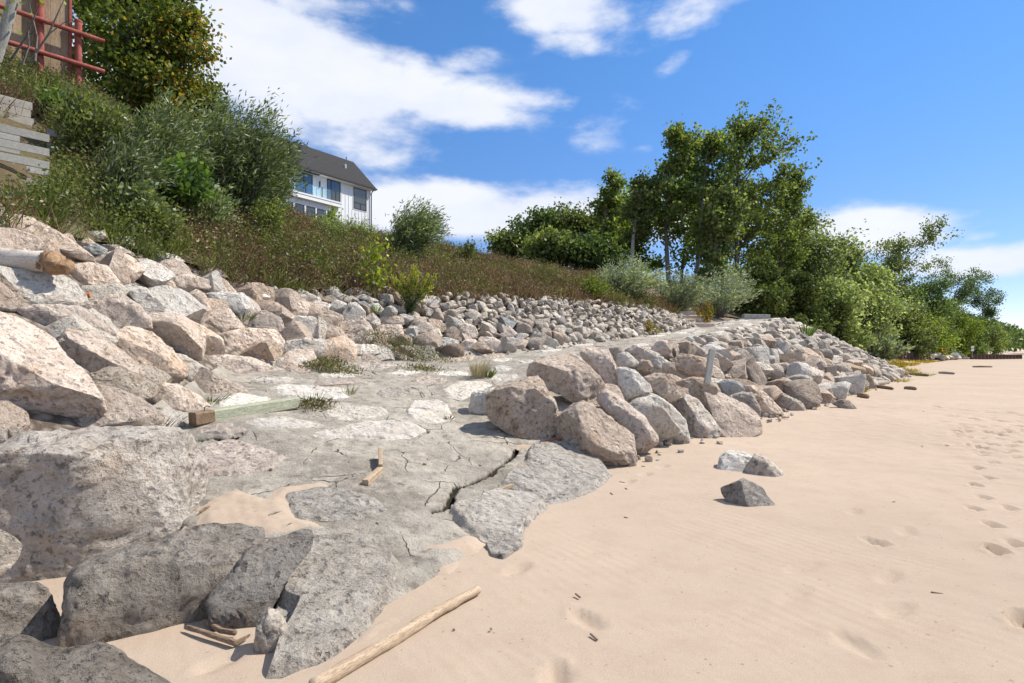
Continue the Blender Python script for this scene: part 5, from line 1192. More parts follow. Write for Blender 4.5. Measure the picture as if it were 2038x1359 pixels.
# goldenrod
def goldenrod():
    b = cast(815, 632); root = empty('goldenrod', b); tag(root, 'tall goldenrod with yellow plumes growing from the stones', 'plant')
    p = Plant(90); r = p.r; bl = Plant(91)
    sc = b[1] / F
    for (tx, ty) in [(780, 552), (790, 560), (800, 548), (822, 535), (826, 528), (832, 545), (845, 560), (852, 548), (866, 548), (860, 570), (815, 560), (806, 575), (838, 575)]:
        tgt = np.array([(tx - 815) * sc, r.uniform(-.12, .12), (632 - ty) * sc]); pts = [np.array([r.uniform(-.06, .06), r.uniform(-.05, .05), 0]) * (1 - t) + tgt * np.array([t ** 1.2, t, t]) for t in np.linspace(0, 1, 6)]
        p.mb.tube(pts, [.008, .007, .006, .005, .004, .002], 4, False); pts = np.array(pts)
        n = 110; t = r.uniform(.1, .8, n) * 5; k = np.clip(t.astype(int), 0, 4); f = (t - k)[:, None]; P = pts[k] * (1 - f) + pts[k + 1] * f
        p.leaves(P, r.normal(size=(n, 3)) * .6 + np.array([0, 0, .7]), .10 * r.uniform(.6, 1.2, n), .018)
        n = 190; t = r.uniform(.55, 1.02, n) * 5; k = np.clip(t.astype(int), 0, 4); f = (t - k)[:, None]; P = pts[k] * (1 - f) + pts[k + 1] * f + r.normal(size=(n, 3)) * .022
        bl.leaves(P, r.normal(size=(n, 3)) * .5 + np.array([.3, 0, .9]), .075 * r.uniform(.5, 1.2, n), .03)
    p.mb.build('stems', M['bark'], root); V, Fc = p.mesh(1); mesh_obj('leaves', V, Fc, M['leaf_vine'], root); V, Fc = bl.mesh(2); mesh_obj('plumes', V, Fc, M['golden'], root)
goldenrod()
# weeds and tufts on the ramp and among the stones
TG = 'tufts growing in the mortar joints'
def weed_mat(px, py, w, h, n, seed, label, dry=.4):
    b = cast(px, py); sc = b[1] / F; r = np.random.default_rng(seed)
    X = b[0] + r.normal(size=n) * w * sc * .32; Y = b[1] + r.normal(size=n) * .16; Z = Hramp(X, Y); hh = h * sc * np.clip(1.2 - np.abs(X - b[0]) / (w * sc * .62), .25, 1)
    root = empty('weed_patch', b); tag(root, label, 'weeds')
    for nm, mat, sel in (('green_leaves', 'green_blade', r.uniform(0, 1, n) > dry), ('dry_stalks', 'dry', None)):
        s_ = sel if sel is not None else ~keep_
        keep_ = s_
        P = np.stack([X[s_] - b[0], Y[s_] - b[1], Z[s_] - b[2] + r.uniform(0, .8, s_.sum()) * hh[s_]], 1); D = r.normal(size=(len(P), 3)) + np.array([.2, 0, .9])
        V, Fc = leaf_mesh(P, D, r.uniform(.03, .085, len(P)), r.uniform(.008, .022, len(P)), seed); mesh_obj(nm, V, Fc, M[mat], root)['kind'] = 'stuff'
weed_mat(800, 715, 150, 55, 2600, 1, 'mat of green and reddish weeds along the wall foot')
weed_mat(655, 738, 90, 34, 1800, 2, 'low mat of green weeds on the ramp below the wall')
weed_mat(838, 737, 64, 8, 500, 3, 'thin strip of moss in a mortar joint', .3)
weed_mat(625, 808, 60, 14, 500, 4, 'dry weedy mat at the far end of the green beam', .5)
tuft('dry_grass_clump', 951, 752, .40, .20, 300, 'straw', 11, 'straw-coloured dry grass clump standing on the ramp', .008)
tuft('green_seedling', 972, 752, .20, .10, 40, 'green_blade', 12, 'small green seedling beside the dry grass clump', .03, group=TG)
tuft('grass_tuft', 622, 806, .24, .26, 60, 'green_blade', 13, 'wispy grass tuft at the far end of the green beam', .006, group=TG)
tuft('grass_tuft', 695, 785, .18, .10, 40, 'green_blade', 14, 'small grass tuft between two white flagstones', .008, group=TG)
tuft('grass_tuft', 419, 802, .14, .20, 46, 'green_blade', 15, 'spiky grass tuft beside the white boulder', .010, group=TG)
tuft('dead_weed', 315, 852, .16, .22, 60, 'dry', 16, 'dead weed stalks at the near end of the green beam', .008)
tuft('grass_tuft', 892, 834, .08, .08, 20, 'dry', 17, 'tiny reddish seedling on the square white flagstone', .014, group=TG)
tuft('grass_tuft', 485, 637, .2, .22, 50, 'green_blade', 18, 'green tuft between boulders of the wall, left of the squared block', .014, group=TG)
tuft('grass_tuft', 217, 470, .3, .25, 60, 'leaf_vine', 19, 'bright green tuft among the top stones', .02, group=TG)
tuft('grass_tuft', 1465, 716, .25, .6, 70, 'leaf_vine', 20, 'green tuft on the riprap right of the leaning post', .03, group=TG)
tuft('grass_tuft', 1605, 672, .8, .4, 60, 'leaf_vine', 21, 'green plant high on the riprap mound', .05, group=TG)
tuft('grass_tuft', 750, 620, .2, .2, 40, 'leaf_vine', 23, 'green tuft under the goldenrod', .02, group=TG)
for i, (px, py, s) in enumerate([(1640, 780, .3), (1690, 782, .4), (1650, 768, .3), (1700, 762, .35), (1780, 742, .4), (1810, 742, .5), (1835, 748, .4), (1790, 760, .3)]):
    tuft('beach_grass', px, py, s * .7, s * 1.6, 60, 'leaf_autumn' if i % 2 else 'green_blade', 40 + i, 'low yellowish beach weed scattered between driftwood and the riprap toe', .03, 0.1, 'beach weed', 'beach weeds below the riprap')
def beach_grass_strip():
    r = np.random.default_rng(8); n = 9000; u_ = r.uniform(46, 92, n); v_ = np.interp(u_, US, V0) + r.uniform(-.8, 3.2, n) ** 1.0 - .6; x, y = to_xy(u_, v_); k = noise2(x, y, .25, 3.0, 3) + r.normal(size=n) * .15 > -.05
    x, y = x[k], y[k]; P = np.stack([x, y, np.maximum(Hxy(x, y), 0) + .0], 1); D = r.normal(size=(len(x), 3)) * .5 + np.array([0, 0, .9])
    V, Fc = leaf_mesh(P, D, r.uniform(.15, .4, len(x)), .06, 3); o = mesh_obj('beach_grass_strip', V, Fc, M['leaf_autumn']); tag(o, 'yellowing grass strip at the back of the far beach', 'grass', kind='stuff')
beach_grass_strip()

# trees: the grove, the bluff woods, the trees above the fence
GR = 'poplars of the grove'
PK = dict(limbs=21, subs=6, per=17, leaf=.28, clus=.31, crown0=.27, asym=.45, up=.9, sway=.08, trunk_r=.2)
add_tree('poplar', 1385, 46, 262, 150, 'leaf_poplar', 101, 'poplar with the thick pale trunk in the middle of the grove', group=GR, bark='bark_pale', **PK)
add_tree('poplar', 1455, 47, 232, 210, 'leaf_poplar', 102, 'tallest poplar, crown leaning right against the sky', group=GR, **{**PK, 'limbs': 26, 'asym': .6})
add_tree('poplar', 1325, 45, 240, 130, 'leaf_poplar', 103, 'tall poplar on the left of the tallest crowns', group=GR, **PK)
add_tree('poplar', 1262, 44, 355, 90, 'leaf_oak', 104, 'slender poplar with a bare pale lower trunk', group=GR, bark='bark_pale', **{**PK, 'limbs': 14, 'crown0': .4})
add_tree('poplar', 1198, 50, 345, 78, 'leaf_poplar', 105, 'thin ragged poplar at the left end of the grove', group=GR, **{**PK, 'limbs': 13, 'crown0': .35})
add_tree('poplar', 1545, 50, 330, 120, 'leaf_poplar', 106, 'poplar at the right end of the grove', group=GR, **PK)
add_tree('poplar', 1415, 43, 380, 130, 'leaf_oak', 107, 'shorter poplar in front of the grove', group=GR, **{**PK, 'crown0': .12})
BG = 'broadleaf trees behind the grove'
BK = dict(limbs=18, subs=5, per=24, leaf=.34, clus=.6, crown0=.08, up=.6, trunk_r=.2)
add_tree('broadleaf_tree', 1360, 57, 385, 240, 'leaf_lime', 111, 'sunlit lime green tree seen between the poplar trunks', group=BG, **BK)
add_tree('broadleaf_tree', 1240, 56, 405, 150, 'leaf_lime', 112, 'yellow-green tree behind the slender poplar', group=BG, **BK)
add_tree('broadleaf_tree', 1150, 60, 440, 150, 'leaf_oak', 113, 'rounded tree left of the ragged poplar', group=BG, **BK)
add_tree('broadleaf_tree', 1070, 62, 455, 130, 'leaf_dark', 114, 'dark rounded tree beyond the brown brush', group=BG, **BK)
add_tree('broadleaf_tree', 1010, 60, 478, 60, 'leaf_oak', 115, 'small tree farthest left beyond the brown brush', group=BG, **BK)
add_tree('broadleaf_tree', 1470, 60, 385, 220, 'leaf_oak', 116, 'broad tree filling the gap behind the tallest poplar', group=BG, **BK)
add_tree('broadleaf_tree', 1100, 50, 500, 110, 'leaf_oak', 117, 'low bushy tree rising just behind the brown brow', group=BG, **BK)
add_tree('broadleaf_tree', 1180, 48, 500, 100, 'leaf_dark', 118, 'low dark tree under the ragged poplar', group=BG, **BK)
JG = 'junipers above the riprap'
JK = dict(limbs=26, subs=5, per=32, leaf=.22, clus=.28, crown0=.02, up=.5, trunk_r=.12, shape='spire')
add_tree('juniper', 1505, 38, 512, 110, 'leaf_juniper', 121, 'tallest dark juniper beside the silver willow', group=JG, **JK)
add_tree('juniper', 1580, 40, 545, 140, 'leaf_juniper', 122, 'wide dark juniper behind the riprap crest', group=JG, **JK)
add_tree('juniper', 1650, 45, 595, 90, 'leaf_juniper', 123, 'lowest juniper at the end of the riprap mound', group=JG, **JK)
FG = 'trees on the far bluff'
FK = dict(limbs=17, subs=5, per=33, leaf=.32, clus=.78, crown0=.06, up=.5, trunk_r=.25)
for i, (px, Y, top, w, mat, lab) in enumerate([
    (1610, 58, 470, 150, 'leaf_pale', 'pale leafy tree right of the grove'), (1665, 64, 488, 120, 'leaf_oak', 'tree between the pale leafy tree and the flat-topped one'),
    (1775, 80, 492, 130, 'leaf_oak', 'flat-topped tree standing above the far bluff woods'), (1710, 72, 530, 110, 'leaf_pale', 'pale rounded tree left of the flat-topped one'),
    (1835, 92, 560, 110, 'leaf_dark', 'dark tree right of the flat-topped one'), (1890, 112, 545, 110, 'leaf_dark', 'tall dark tree near the end of the far woods'),
    (1945, 125, 592, 80, 'leaf_dark', 'last dark tree whose crown leans over the beach'), (1855, 102, 605, 100, 'leaf_oak', 'mid green tree under the tall dark one'),
    (1635, 52, 575, 120, 'leaf_pale', 'pale bushy tree directly behind the riprap mound'), (1720, 64, 595, 110, 'leaf_pale', 'pale green bushy tree above the silvery beach bush'),
    (1790, 78, 612, 110, 'leaf_oak', 'bushy tree above the rusty bulkhead'), (1900, 108, 632, 80, 'leaf_lime', 'light green bushy tree above the far stairs'),
    (1965, 135, 655, 60, 'leaf_oak', 'small bushy tree at the end of the far woods'), (1560, 62, 430, 110, 'leaf_oak', 'tree half hidden behind the right end of the grove'),
    (1680, 66, 560, 110, 'leaf_oak', 'mid green tree behind the riprap mound'), (1835, 88, 640, 80, 'leaf_lime', 'low light green tree left of the far stairs'),
    (1745, 84, 560, 110, 'leaf_dark', 'dark tree filling the gap below the flat-topped one'), (1925, 118, 640, 70, 'leaf_dark', 'low dark tree at the far stairs')]):
    kw = dict(FK)
    if i in (2, 5, 6): kw.update(shape='spread', crown0=.45, limbs=14, leaf=.30, clus=.55)
    add_tree('bluff_tree', px, Y, top, w, mat, 130 + i, lab, group=FG, **kw)
shrub('silvery_bush', 1755, 716, 668, 90, 'leaf_silver', 61, 'silvery bush at the back of the beach past the riprap', 40, .5, .16, 60, .2, Y=60)
shrub('bush', 1690, 700, 640, 100, 'leaf_pale', 62, 'pale green bush behind the end of the riprap mound', 40, .4, .14, 60, .2, Y=54)
shrub('bush', 1820, 705, 655, 80, 'leaf_pale', 63, 'greyish green bush above the rusty bulkhead', 40, .5, .18, 60, .2, Y=76)
shrub('bush', 1945, 706, 680, 60, 'leaf_pale', 64, 'low bush behind the black sheet-pile wall', 30, .5, .2, 60, .2, Y=118)
LG = 'trees above the red fence'
LK = dict(limbs=22, subs=6, per=24, leaf=.20, clus=.38, crown0=.05, up=.5, trunk_r=.14)
add_tree('maple_tree', 225, 24, -120, 200, 'leaf_maple', 151, 'yellowing maple behind the red fence', group=LG, **LK)
add_tree('maple_tree', 320, 25, 10, 150, 'leaf_turning', 152, 'orange-leaved maple right of the red fence', group=LG, **LK)
add_tree('maple_tree', 300, 28, -60, 170, 'leaf_dark', 153, 'green tree behind the orange maple', group=LG, **LK)
add_tree('maple_tree', 380, 27, 160, 100, 'leaf_oak', 154, 'smaller green tree at the right edge of the maples', group=LG, **LK)
add_tree('maple_tree', 150, 27, -200, 200, 'leaf_lime', 155, 'lime-leaved tree behind the fence boards', group=LG, **LK)
add_tree('bluff_sapling', 128, 13.2, 200, 60, 'leaf_vine', 156, 'thin sapling standing right of the slatted timber wall', 'sapling', base=None, limbs=12, subs=3, per=14, leaf=.12, clus=.16, crown0=.5, up=.5, trunk_r=.03)
pt_ = empty('pale_trunk_tree', at(-14, 130, 13.6)); tag(pt_, 'pale slanting trunk at the top left corner in front of the fence', 'tree')
q0, q1 = at(-14, 130, 13.6), at(44, -60, 13.6); MB().tube([(0, 0, 0), (q1 - q0) * .35 + Vector((.03, 0, 0)), (q1 - q0) * .7, (q1 - q0), (q1 - q0) * 1.6], [.13, .12, .11, .10, .06], 10).build('trunk', M['bark_pale'], pt_, 60)
pl_ = Plant(157)
for k in range(10):
    cc_ = np.array((q1 - q0) * (.75 + .09 * k)) + pl_.r.normal(size=3) * .45; pl_.mb.tube([np.array((q1 - q0) * (.7 + .09 * k)), cc_], [.02, .006], 4, False); pl_.leaves(cc_ + pl_.r.normal(size=(40, 3)) * .3, pl_.r.normal(size=(40, 3)) + WIND, .13, .10)
pl_.mb.build('twigs', M['bark_pale'], pt_); V, Fc = pl_.mesh(3); mesh_obj('crown', V, Fc, M['leaf_lime'], pt_)
# far wooded shore
def far_wood():
    r = np.random.default_rng(15); n = 18000; u_ = r.uniform(240, 620, n); x, y = to_xy(u_, np.interp(u_, [240, 330, 620], [4, -6, -40]) + r.uniform(0, 40, n))
    top = 12 + 4 * noise2(x, y, .05, 5.0, 3); z = top * r.uniform(0, 1, n) ** .5 + 1.0
    V, Fc = leaf_mesh(np.stack([x, y, z], 1), r.normal(size=(n, 3)), r.uniform(1.0, 2.2, n), r.uniform(.8, 1.6, n), 4)
    o = mesh_obj('far_wood', V, Fc, M['leaf_dark']); tag(o, 'distant dark woods on the shore past the last trees', 'woods', kind='stuff')
far_wood()
# ---------------------------------------------------------------- house on the bluff
def house():
    wd = math.radians(35); w = Vector((math.sin(wd), math.cos(wd), 0)); n = Vector((math.cos(wd), -math.sin(wd), 0))
    C = Vector((-14.9, 60.0, 11.0))
    root = empty('house', C); root.rotation_euler = (0, 0, math.atan2(-w.y, -w.x))       # local x runs left along the wall, y points to the lake
    tag(root, 'white board-and-batten house with dark shingle roof on the bluff', 'house')
    # local frame: x = s (toward the viewer's left), lake side = -y or +y
    M3 = Matrix.Rotation(root.rotation_euler.z, 3, 'Z'); sgn = 1.0 if (M3 @ Vector((0, 1, 0))).dot(n) > 0 else -1.0
    def B(mb, s0, s1, o0, o1, z0, z1): ya, yb = sorted((o0 * sgn, o1 * sgn)); mb.box((s0, ya, z0 - 11), (s1, yb, z1 - 11)); return mb
    Lx, Dp = 16.0, 6.4
    B(MB(), 0, Lx, 0, -Dp, 11, 18.75).build('wall', M['white_wall'], root)
    lo = B(MB(), 5.15, Lx, .0, 1.3, 11, 15.3).build('lower_wall', M['white_wall'], root)
    for k in range(26):                                   # battens
        s = .32 + k * .42
        if any(a - .06 < s < b + .06 for a, b in ((.5, 2.4), (3.8, 5.65), (7.0, 9.2))):
            m = MB(); B(m, s, s + .05, 0, .03, 11 if s < 5.1 else 15.8, 15.85).build('batten', M['white_trim'], root) if s < 5.1 else None
            B(MB(), s, s + .05, 0, .03, 18.32, 18.6).build('batten', M['white_trim'], root)
        else: B(MB(), s, s + .05, 0, .03, 11 if s < 5.1 else 15.8, 18.6).build('batten', M['white_trim'], root)
    for k in range(16):
        s = 5.4 + k * .42; B(MB(), s, s + .05, 1.3, 1.33, 14.9, 15.28).build('batten', M['white_trim'], root)
    def window(s0, s1, z0, z1, o, mull=()):
        f = MB()
        for a, b, c, d in ((s0, s0 + .08, z0, z1), (s1 - .08, s1, z0, z1), (s0 + .08, s1 - .08, z0, z0 + .08), (s0 + .08, s1 - .08, z1 - .08, z1)): B(f, a, b, o + .002, o + .06, c, d)
        for a, b, c, d in mull: B(f, a, b, o + .012, o + .055, c, d)
        fr = f.build('window', M['black_metal'], root); pane = B(MB(), s0 + .07, s1 - .07, o + .01, o + .03, z0 + .07, z1 - .07).build('pane', M['glass'], fr)
        t = MB()
        for a, b, c, d in ((s0 - .09, s0, z0 - .09, z1 + .09), (s1, s1 + .09, z0 - .09, z1 + .09), (s0, s1, z1, z1 + .09), (s0, s1, z0 - .09, z0)): B(t, a, b, o + .003, o + .035, c, d)
        t.build('casing', M['white_trim'], fr)
    window(.6, 2.3, 16.0, 18.2, 0, ((.7, 2.2, 16.62, 16.7), (1.35, 1.43, 16.08, 16.62)))
    window(3.92, 5.54, 15.95, 18.25, 0, ((5.0, 5.08, 16.05, 18.15),))
    window(7.15, 9.0, 15.85, 18.15, 0, ((8.05, 8.15, 15.95, 18.05),))
    window(9.6, 11.4, 15.85, 18.15, 0)
    for a, b in ((5.55, 6.45), (6.62, 7.6), (7.78, 8.75), (8.95, 9.9), (10.1, 11.0)): window(a, b, 12.3, 14.75, 1.3)
    # balcony on the lower storey
    B(MB(), 5.0, Lx, 1.30, 1.62, 15.28, 15.62).raw([], []).build('balcony_fascia', M['white_trim'], root)
    B(MB(), 5.0, Lx, 0, 1.66, 15.62, 15.76).build('balcony_deck', M['white_trim'], root)
    g = B(MB(), 6.2, Lx, 1.5, 1.52, 15.78, 16.75).build('glass_railing', M['rail_glass'], root)
    for s in (5.6, 7.15, 8.9, 10.6): B(MB(), s, s + .06, 1.47, 1.55, 15.76, 16.78).build('railing_post', M['black_metal'], g)
    B(MB(), 6.5, 11.0, .02, .42, 18.28, 18.46).build('awning_case', M['black_metal'], root)
    B(MB(), 6.32, 6.42, .02, .12, 17.2, 17.75).build('wall_lamp', M['black_metal'], root)
    # roof: steep gable, ridge along the wall
    z0, z1, ov, half, th = 18.62, 21.9, .5, Dp / 2, .16
    def rp(s, o, z): return (s, o * sgn, z - 11)
    sl = (z1 - z0) / (half + .0)
    for side in (1, -1):
        oe = ov if side == 1 else -Dp - ov; ze = z0 - ov * sl * .45
        V = [rp(-.35, oe, ze), rp(Lx + .3, oe, ze), rp(Lx + .3, -half, z1), rp(-.35, -half, z1)]
        V += [(a, b, c + th) for a, b, c in V]; V2 = V
        m = MB().raw(V2, [(0, 3, 2, 1), (4, 5, 6, 7), (0, 1, 5, 4), (1, 2, 6, 5), (2, 3, 7, 6), (3, 0, 4, 7)]); r_ = m.build('roof', M['roof'], root)
        if side == 1:
            B(MB(), -.38, Lx, ov, ov + .1, ze - .03, ze + .13).build('gutter', M['black_metal'], r_)
            MB().tube([rp(2.0, -1.6, 19.9), rp(2.0, -1.6, 20.9)], .09, 8).build('vent_pipe', M['white_trim'], r_)
            MB().tube([rp(.6, -half, z1), rp(.6, -half, z1 + .45)], .05, 6).build('ridge_finial', M['black_metal'], r_)
    MB().raw([rp(0, 0, 18.74), rp(0, -Dp, 18.74), rp(0, -half, z1 - .05), rp(.12, 0, 18.74), rp(.12, -Dp, 18.74), rp(.12, -half, z1 - .05)], [(0, 1, 2), (3, 5, 4), (0, 3, 4, 1), (1, 4, 5, 2), (2, 5, 3, 0)]).build('gable', M['white_wall'], root)
    B(MB(), -.3, Lx, .03, .46, 18.3, 18.4).build('soffit', M['white_trim'], root)
    MB().tube([rp(.02, .5, 18.42), rp(.02, .12, 18.0), rp(.02, .1, 11.2)], .055, 8).build('downspout', M['black_metal'], root)
house()

# ---------------------------------------------------------------- red fence, timber walls
sdv = Vector((SU, CU, 0)); nin = Vector((-CU, SU, 0))      # along the shore, inland
def fence():
    A = Vector((-12.28, 16.0, 0)); root = empty('fence', (A.x, A.y, 8.9)); tag(root, 'brown board fence with round red posts and rails on the bluff', 'fence')
    def p(s, o, z): return Vector((0, 0, 0)) + sdv * s + nin * o + Vector((0, 0, z - 8.9))
    k = 0
    s = -3.4
    while s < -.2:
        wd = .205; MB().beam(p(s + wd / 2, .12, 8.7), p(s + wd / 2, .12, 11.75 + .02 * math.sin(k * 3)), wd - .004, .024, up=nin, cham=.04).build('board', M['fence_board'], root)
        s += wd; k += 1
    MB().beam(p(-.10, .10, 8.5), p(-.10, .10, 11.6), .07, .10, up=nin).build('frame_edge', M['fence_red'], root)
    MB().beam(p(-3.4, .10, 11.62), p(-.1, .10, 11.62), .06, .07).build('frame_top', M['fence_red'], root)
    for s_, zt in ((-.78, 12.4), (.06, 10.75), (-2.6, 12.4)):
        po = MB().tube([p(s_, -.02, 7.9), p(s_, -.02, zt)], .088, 12).build('post', M['fence_red'], root, 40)
        MB().tube([p(s_, -.02, zt), p(s_, -.02, zt + .05)], [.10, .09], 12).build('post_cap', M['fence_red'], po, 40)
    for z_ in (10.36, 9.49): MB().tube([p(-3.4, -.17, z_), p(.64, -.17, z_ + .03)], .066, 12).build('rail', M['fence_red'], root, 40)
fence()
def crib():
    A = at(98, 272, 9.9); root = empty('timber_wall', (A.x, A.y, A.z - 1.0)); tag(root, 'weathered grey slatted timber wall on the bluff at the left edge', 'timber wall')
    O = Vector((A.x, A.y, A.z - 1.0))
    def bd(px0, py0, px1, py1, w=.028, h=.13, o=0.0, mat='timber_grey', nm='board', Y0=None):
        b_ = at(px1, py1, 9.9); d = sdv * (-(px1 - px0) / F * 9.9 / (SU + CU * .87)); MB().beam(b_ - O + nin * o, b_ + d - O + nin * o, h, w, up=nin, cham=.1).build(nm, M[mat], root)
    for py in (276, 304, 330): bd(-60, py, 98, py)
    bd(-60, 262, 40, 262 + 14, h=.1, o=.05); bd(-60, 292, 40, 300, h=.12, o=.05); bd(-60, 316, 30, 324, h=.12, o=.05)
    for px, py in ((60, 292), (60, 320)):
        b_ = at(px, py, 9.88); MB().beam(b_ - O + nin * .06 + Vector((0, 0, -.14)), b_ - O + nin * .06 + Vector((0, 0, .12)), .09, .09).build('post', M['timber_grey'], root)
    b_ = at(50, 376, 9.8); MB().beam(b_ - O, b_ - O + Vector((0, 0, .42)), .07, .07).build('post', M['timber_grey'], root)
    bd(50, 346, 95, 346, h=.10, o=-.06); bd(50, 368, 92, 368, h=.10, o=-.06); bd(66, 387, 90, 387, h=.11, o=-.06)
    A2 = at(105, 262, 11.6); r2 = empty('timber_step', A2); tag(r2, 'small grey timber frame just above the slatted wall', 'timber frame')
    for z_ in (0, -.3): MB().beam((-.12, 0, z_), Vector((-.12, 0, z_)) + sdv * .45, .03, .14).build('board', M['timber_grey'], r2)
    for s_ in (.0, .42): MB().beam(Vector((-.12, .03, -.5)) + sdv * s_ + nin * .04, Vector((-.12, .03, .22)) + sdv * s_ + nin * .04, .05, .05).build('post', M['timber_grey'], r2)
    A3 = at(30, 252, 12.0); r3 = empty('board_wall', A3); tag(r3, 'pale weathered board wall under the grass at the left edge', 'timber wall')
    for k in range(4):
        z_ = k * .17; MB().beam(Vector((0, 0, z_)) - sdv * 1.6, Vector((0, 0, z_)) + sdv * (.28 + .03 * math.sin(k * 2.1)), .04, .165).build('board', M['concrete'], r3)
crib()
# bare saplings in front of the fence
for i, (x0, y0, x1, y1, fk) in enumerate([(60, 110, 118, 20, 1), (70, 110, 64, 30, 0), (18, 112, 70, 30, 1), (44, 118, 56, 60, 0)]):
    a = at(x0, y0 + 12, 14.2); b = at(x1, y1, 14.2); m = MB(); mid = (a + b) / 2 + Vector((.05, .05, .06)); m.tube([a, mid, b, b + (b - mid) * .6], [.028, .022, .014, .004], 6)
    if fk: m.tube([mid, mid + Vector((.3, .1, .35)), mid + Vector((.7, .1, .5))], [.015, .01, .003], 5)
    o = m.build('bare_sapling', M['bark'], None, 60); tag(o, ['forked bare sapling slanting across the red post', 'straight bare stem just left of the red post', 'forked bare sapling slanting over the left fence boards', 'shortest bare stem in front of the fence'][i], 'sapling', 'bare saplings before the fence')

# ---------------------------------------------------------------- driftwood and timbers
def rough_log(name, pts, rads, mat, label, cat='driftwood', n=14, seed=1, rings=40, group=None, amp=.10, parent=None):
    r = np.random.default_rng(seed); pts = np.array([list(p) for p in pts]); t = np.linspace(0, len(pts) - 1, rings); k = np.clip(t.astype(int), 0, len(pts) - 2); f = (t - k)[:, None]
    P = pts[k] * (1 - f) + pts[k + 1] * f; R = np.interp(t, np.arange(len(pts)), rads); d = unit(pts[-1] - pts[0]); a = unit(np.cross(d, [0.1, .2, .97])); b = np.cross(d, a)
    V = []
    for i in range(rings):
        an = np.arange(n) * 2 * PI / n; rr = R[i] * (1 + amp * fbm(np.stack([np.cos(an) * 1.5, np.sin(an) * 1.5, np.full(n, i * .22 + seed * 9)], 1), 3) * 2)
        rr = rr * (.4 if i in (0, rings - 1) else 1); V.append(P[i] + np.outer(rr * np.cos(an), a) + np.outer(rr * np.sin(an), b))
    Fc = [(i * n + q, i * n + (q + 1) % n, (i + 1) * n + (q + 1) % n, (i + 1) * n + q) for i in range(rings - 1) for q in range(n)] + [tuple(range(n))[::-1], tuple(range((rings - 1) * n, rings * n))]
    c = pts.mean(0); fr_ = np.stack([d, a, b], 1)          # local x runs along the grain
    o = mesh_obj(name, (np.concatenate(V) - c) @ fr_, Fc, M[mat], parent, 50, c); o.rotation_euler = Matrix(fr_.tolist()).to_euler()
    # grain runs along the log
    if parent is None: tag(o, label, cat, group)
    return o
def ground(px, py, dz=0.0): b = cast(px, py); return np.array([b[0], b[1], b[2] + dz])
g1, g2 = ground(615, 1385, .03), ground(955, 1183, .035)
log = rough_log('driftwood_log', [g1, g1 + (g2 - g1) * .35 + [.012, 0, .003], g1 + (g2 - g1) * .7 + [-.012, 0, .004], g2], [.034, .032, .029, .024], 'driftwood', 'long bare driftwood log lying on the sand beside the big slab', seed=3, rings=60)
for t_, a_ in ((.3, 1.0), (.52, .4), (.7, 1.2), (.86, .8)):
    q = g1 + (g2 - g1) * t_ + np.array([.015, -.022, .024]) - np.array(log.location); MB().tube([q, q + np.array([.006, -.008, .008])], [.008, .004], 8).build('knot', M['drift_dark'], log)
def tim(p, q, w, h, mat, name, label, cat='timber', group=None, parent=None, up=(0, 0, 1), cham=.12):
    p, q = Vector(p), Vector(q); c = (p + q) / 2; d = (q - p).normalized(); sx = d.cross(Vector(up)).normalized(); fr_ = Matrix((d, sx, d.cross(sx))).transposed()
    o = MB().beam(fr_.transposed() @ (p - c), fr_.transposed() @ (q - c), w, h, fr_.transposed() @ Vector(up), cham).build(name, M[mat], parent, None, c); o.rotation_euler = fr_.to_euler()
    if parent is None: tag(o, label, cat, group)
    return o
b1, b2 = ground(383, 850), ground(590, 812)
ax = unit(b2 - b1); root = empty('green_beam', b1); tag(root, 'pale green squared timber beam lying across the ramp', 'beam')
tim(ax * .22 + [0, 0, .088], (b2 - b1) + [0, 0, .075], .15, .15, 'timber_green', 'beam_body', '', parent=root)
tim(ax * 0.0 + [0, 0, .088], ax * .219 + [0, 0, .088], .153, .152, 'timber_end', 'worn_end', '', parent=root)['label'] = 'bare brown worn end of the beam'
nb = ax * .14 + np.array([0, 0, .165]); MB().tube([nb, nb + [.0, 0, .035], nb + [.03, 0, .055], nb + [.06, .01, .04]], .006, 6).build('bent_nail', M['black_metal'], root)
# cracked angle of wood on the mortar
k1, k2, k3 = ground(727, 968, .03), ground(757, 944, .045), ground(757, 918, .06)
rw = empty('bent_plank', k1); tag(rw, 'sharply bent brown plank piece lying on the ramp', 'driftwood')
tim((0, 0, 0), k2 - k1, .06, .06, 'driftwood', 'near_piece', '', parent=rw); tim(k2 - k1 + [0, .005, .0], k3 - k1 + [0, 0, .03], .04, .11, 'driftwood', 'upright_piece', '', parent=rw)
tim(ground(978, 988, .03), ground(1018, 972, .03), .045, .035, 'driftwood', 'driftwood_stick', 'short brown stick lying over the mortar crack', 'driftwood')
tim(ground(1080, 882, .02), ground(1128, 876, .05), .03, .02, 'brick_red', 'rusty_strip', 'rusty strip under the brown pitted boulder', 'scrap')
SG2 = 'twigs on the ramp'
for i, (a, b, c, d, l) in enumerate([(625, 772, 700, 765, 'thin dark twig on the white flagstone by the wall'), (818, 772, 835, 778, 'short dark twig between flagstones'), (398, 1022, 418, 1010, 'stub of grey stick beside the massive boulder'), (535, 1028, 562, 1020, 'pale twig on the sand drift'), (570, 1052, 584, 1045, 'small dark twig on the sand drift'), (720, 756, 740, 754, 'dark twig below the weed mat'), (845, 790, 838, 780, 'dark chip on the mortar')]):
    p_, q_ = ground(a, b, .012), ground(c, d, .012); o = MB().tube([p_, (p_ + q_) / 2 + [0, 0, .008], q_], [.008, .009, .005], 5).build('twig', M['drift_dark' if i != 3 else 'drift_grey']); tag(o, l, 'twig', SG2)
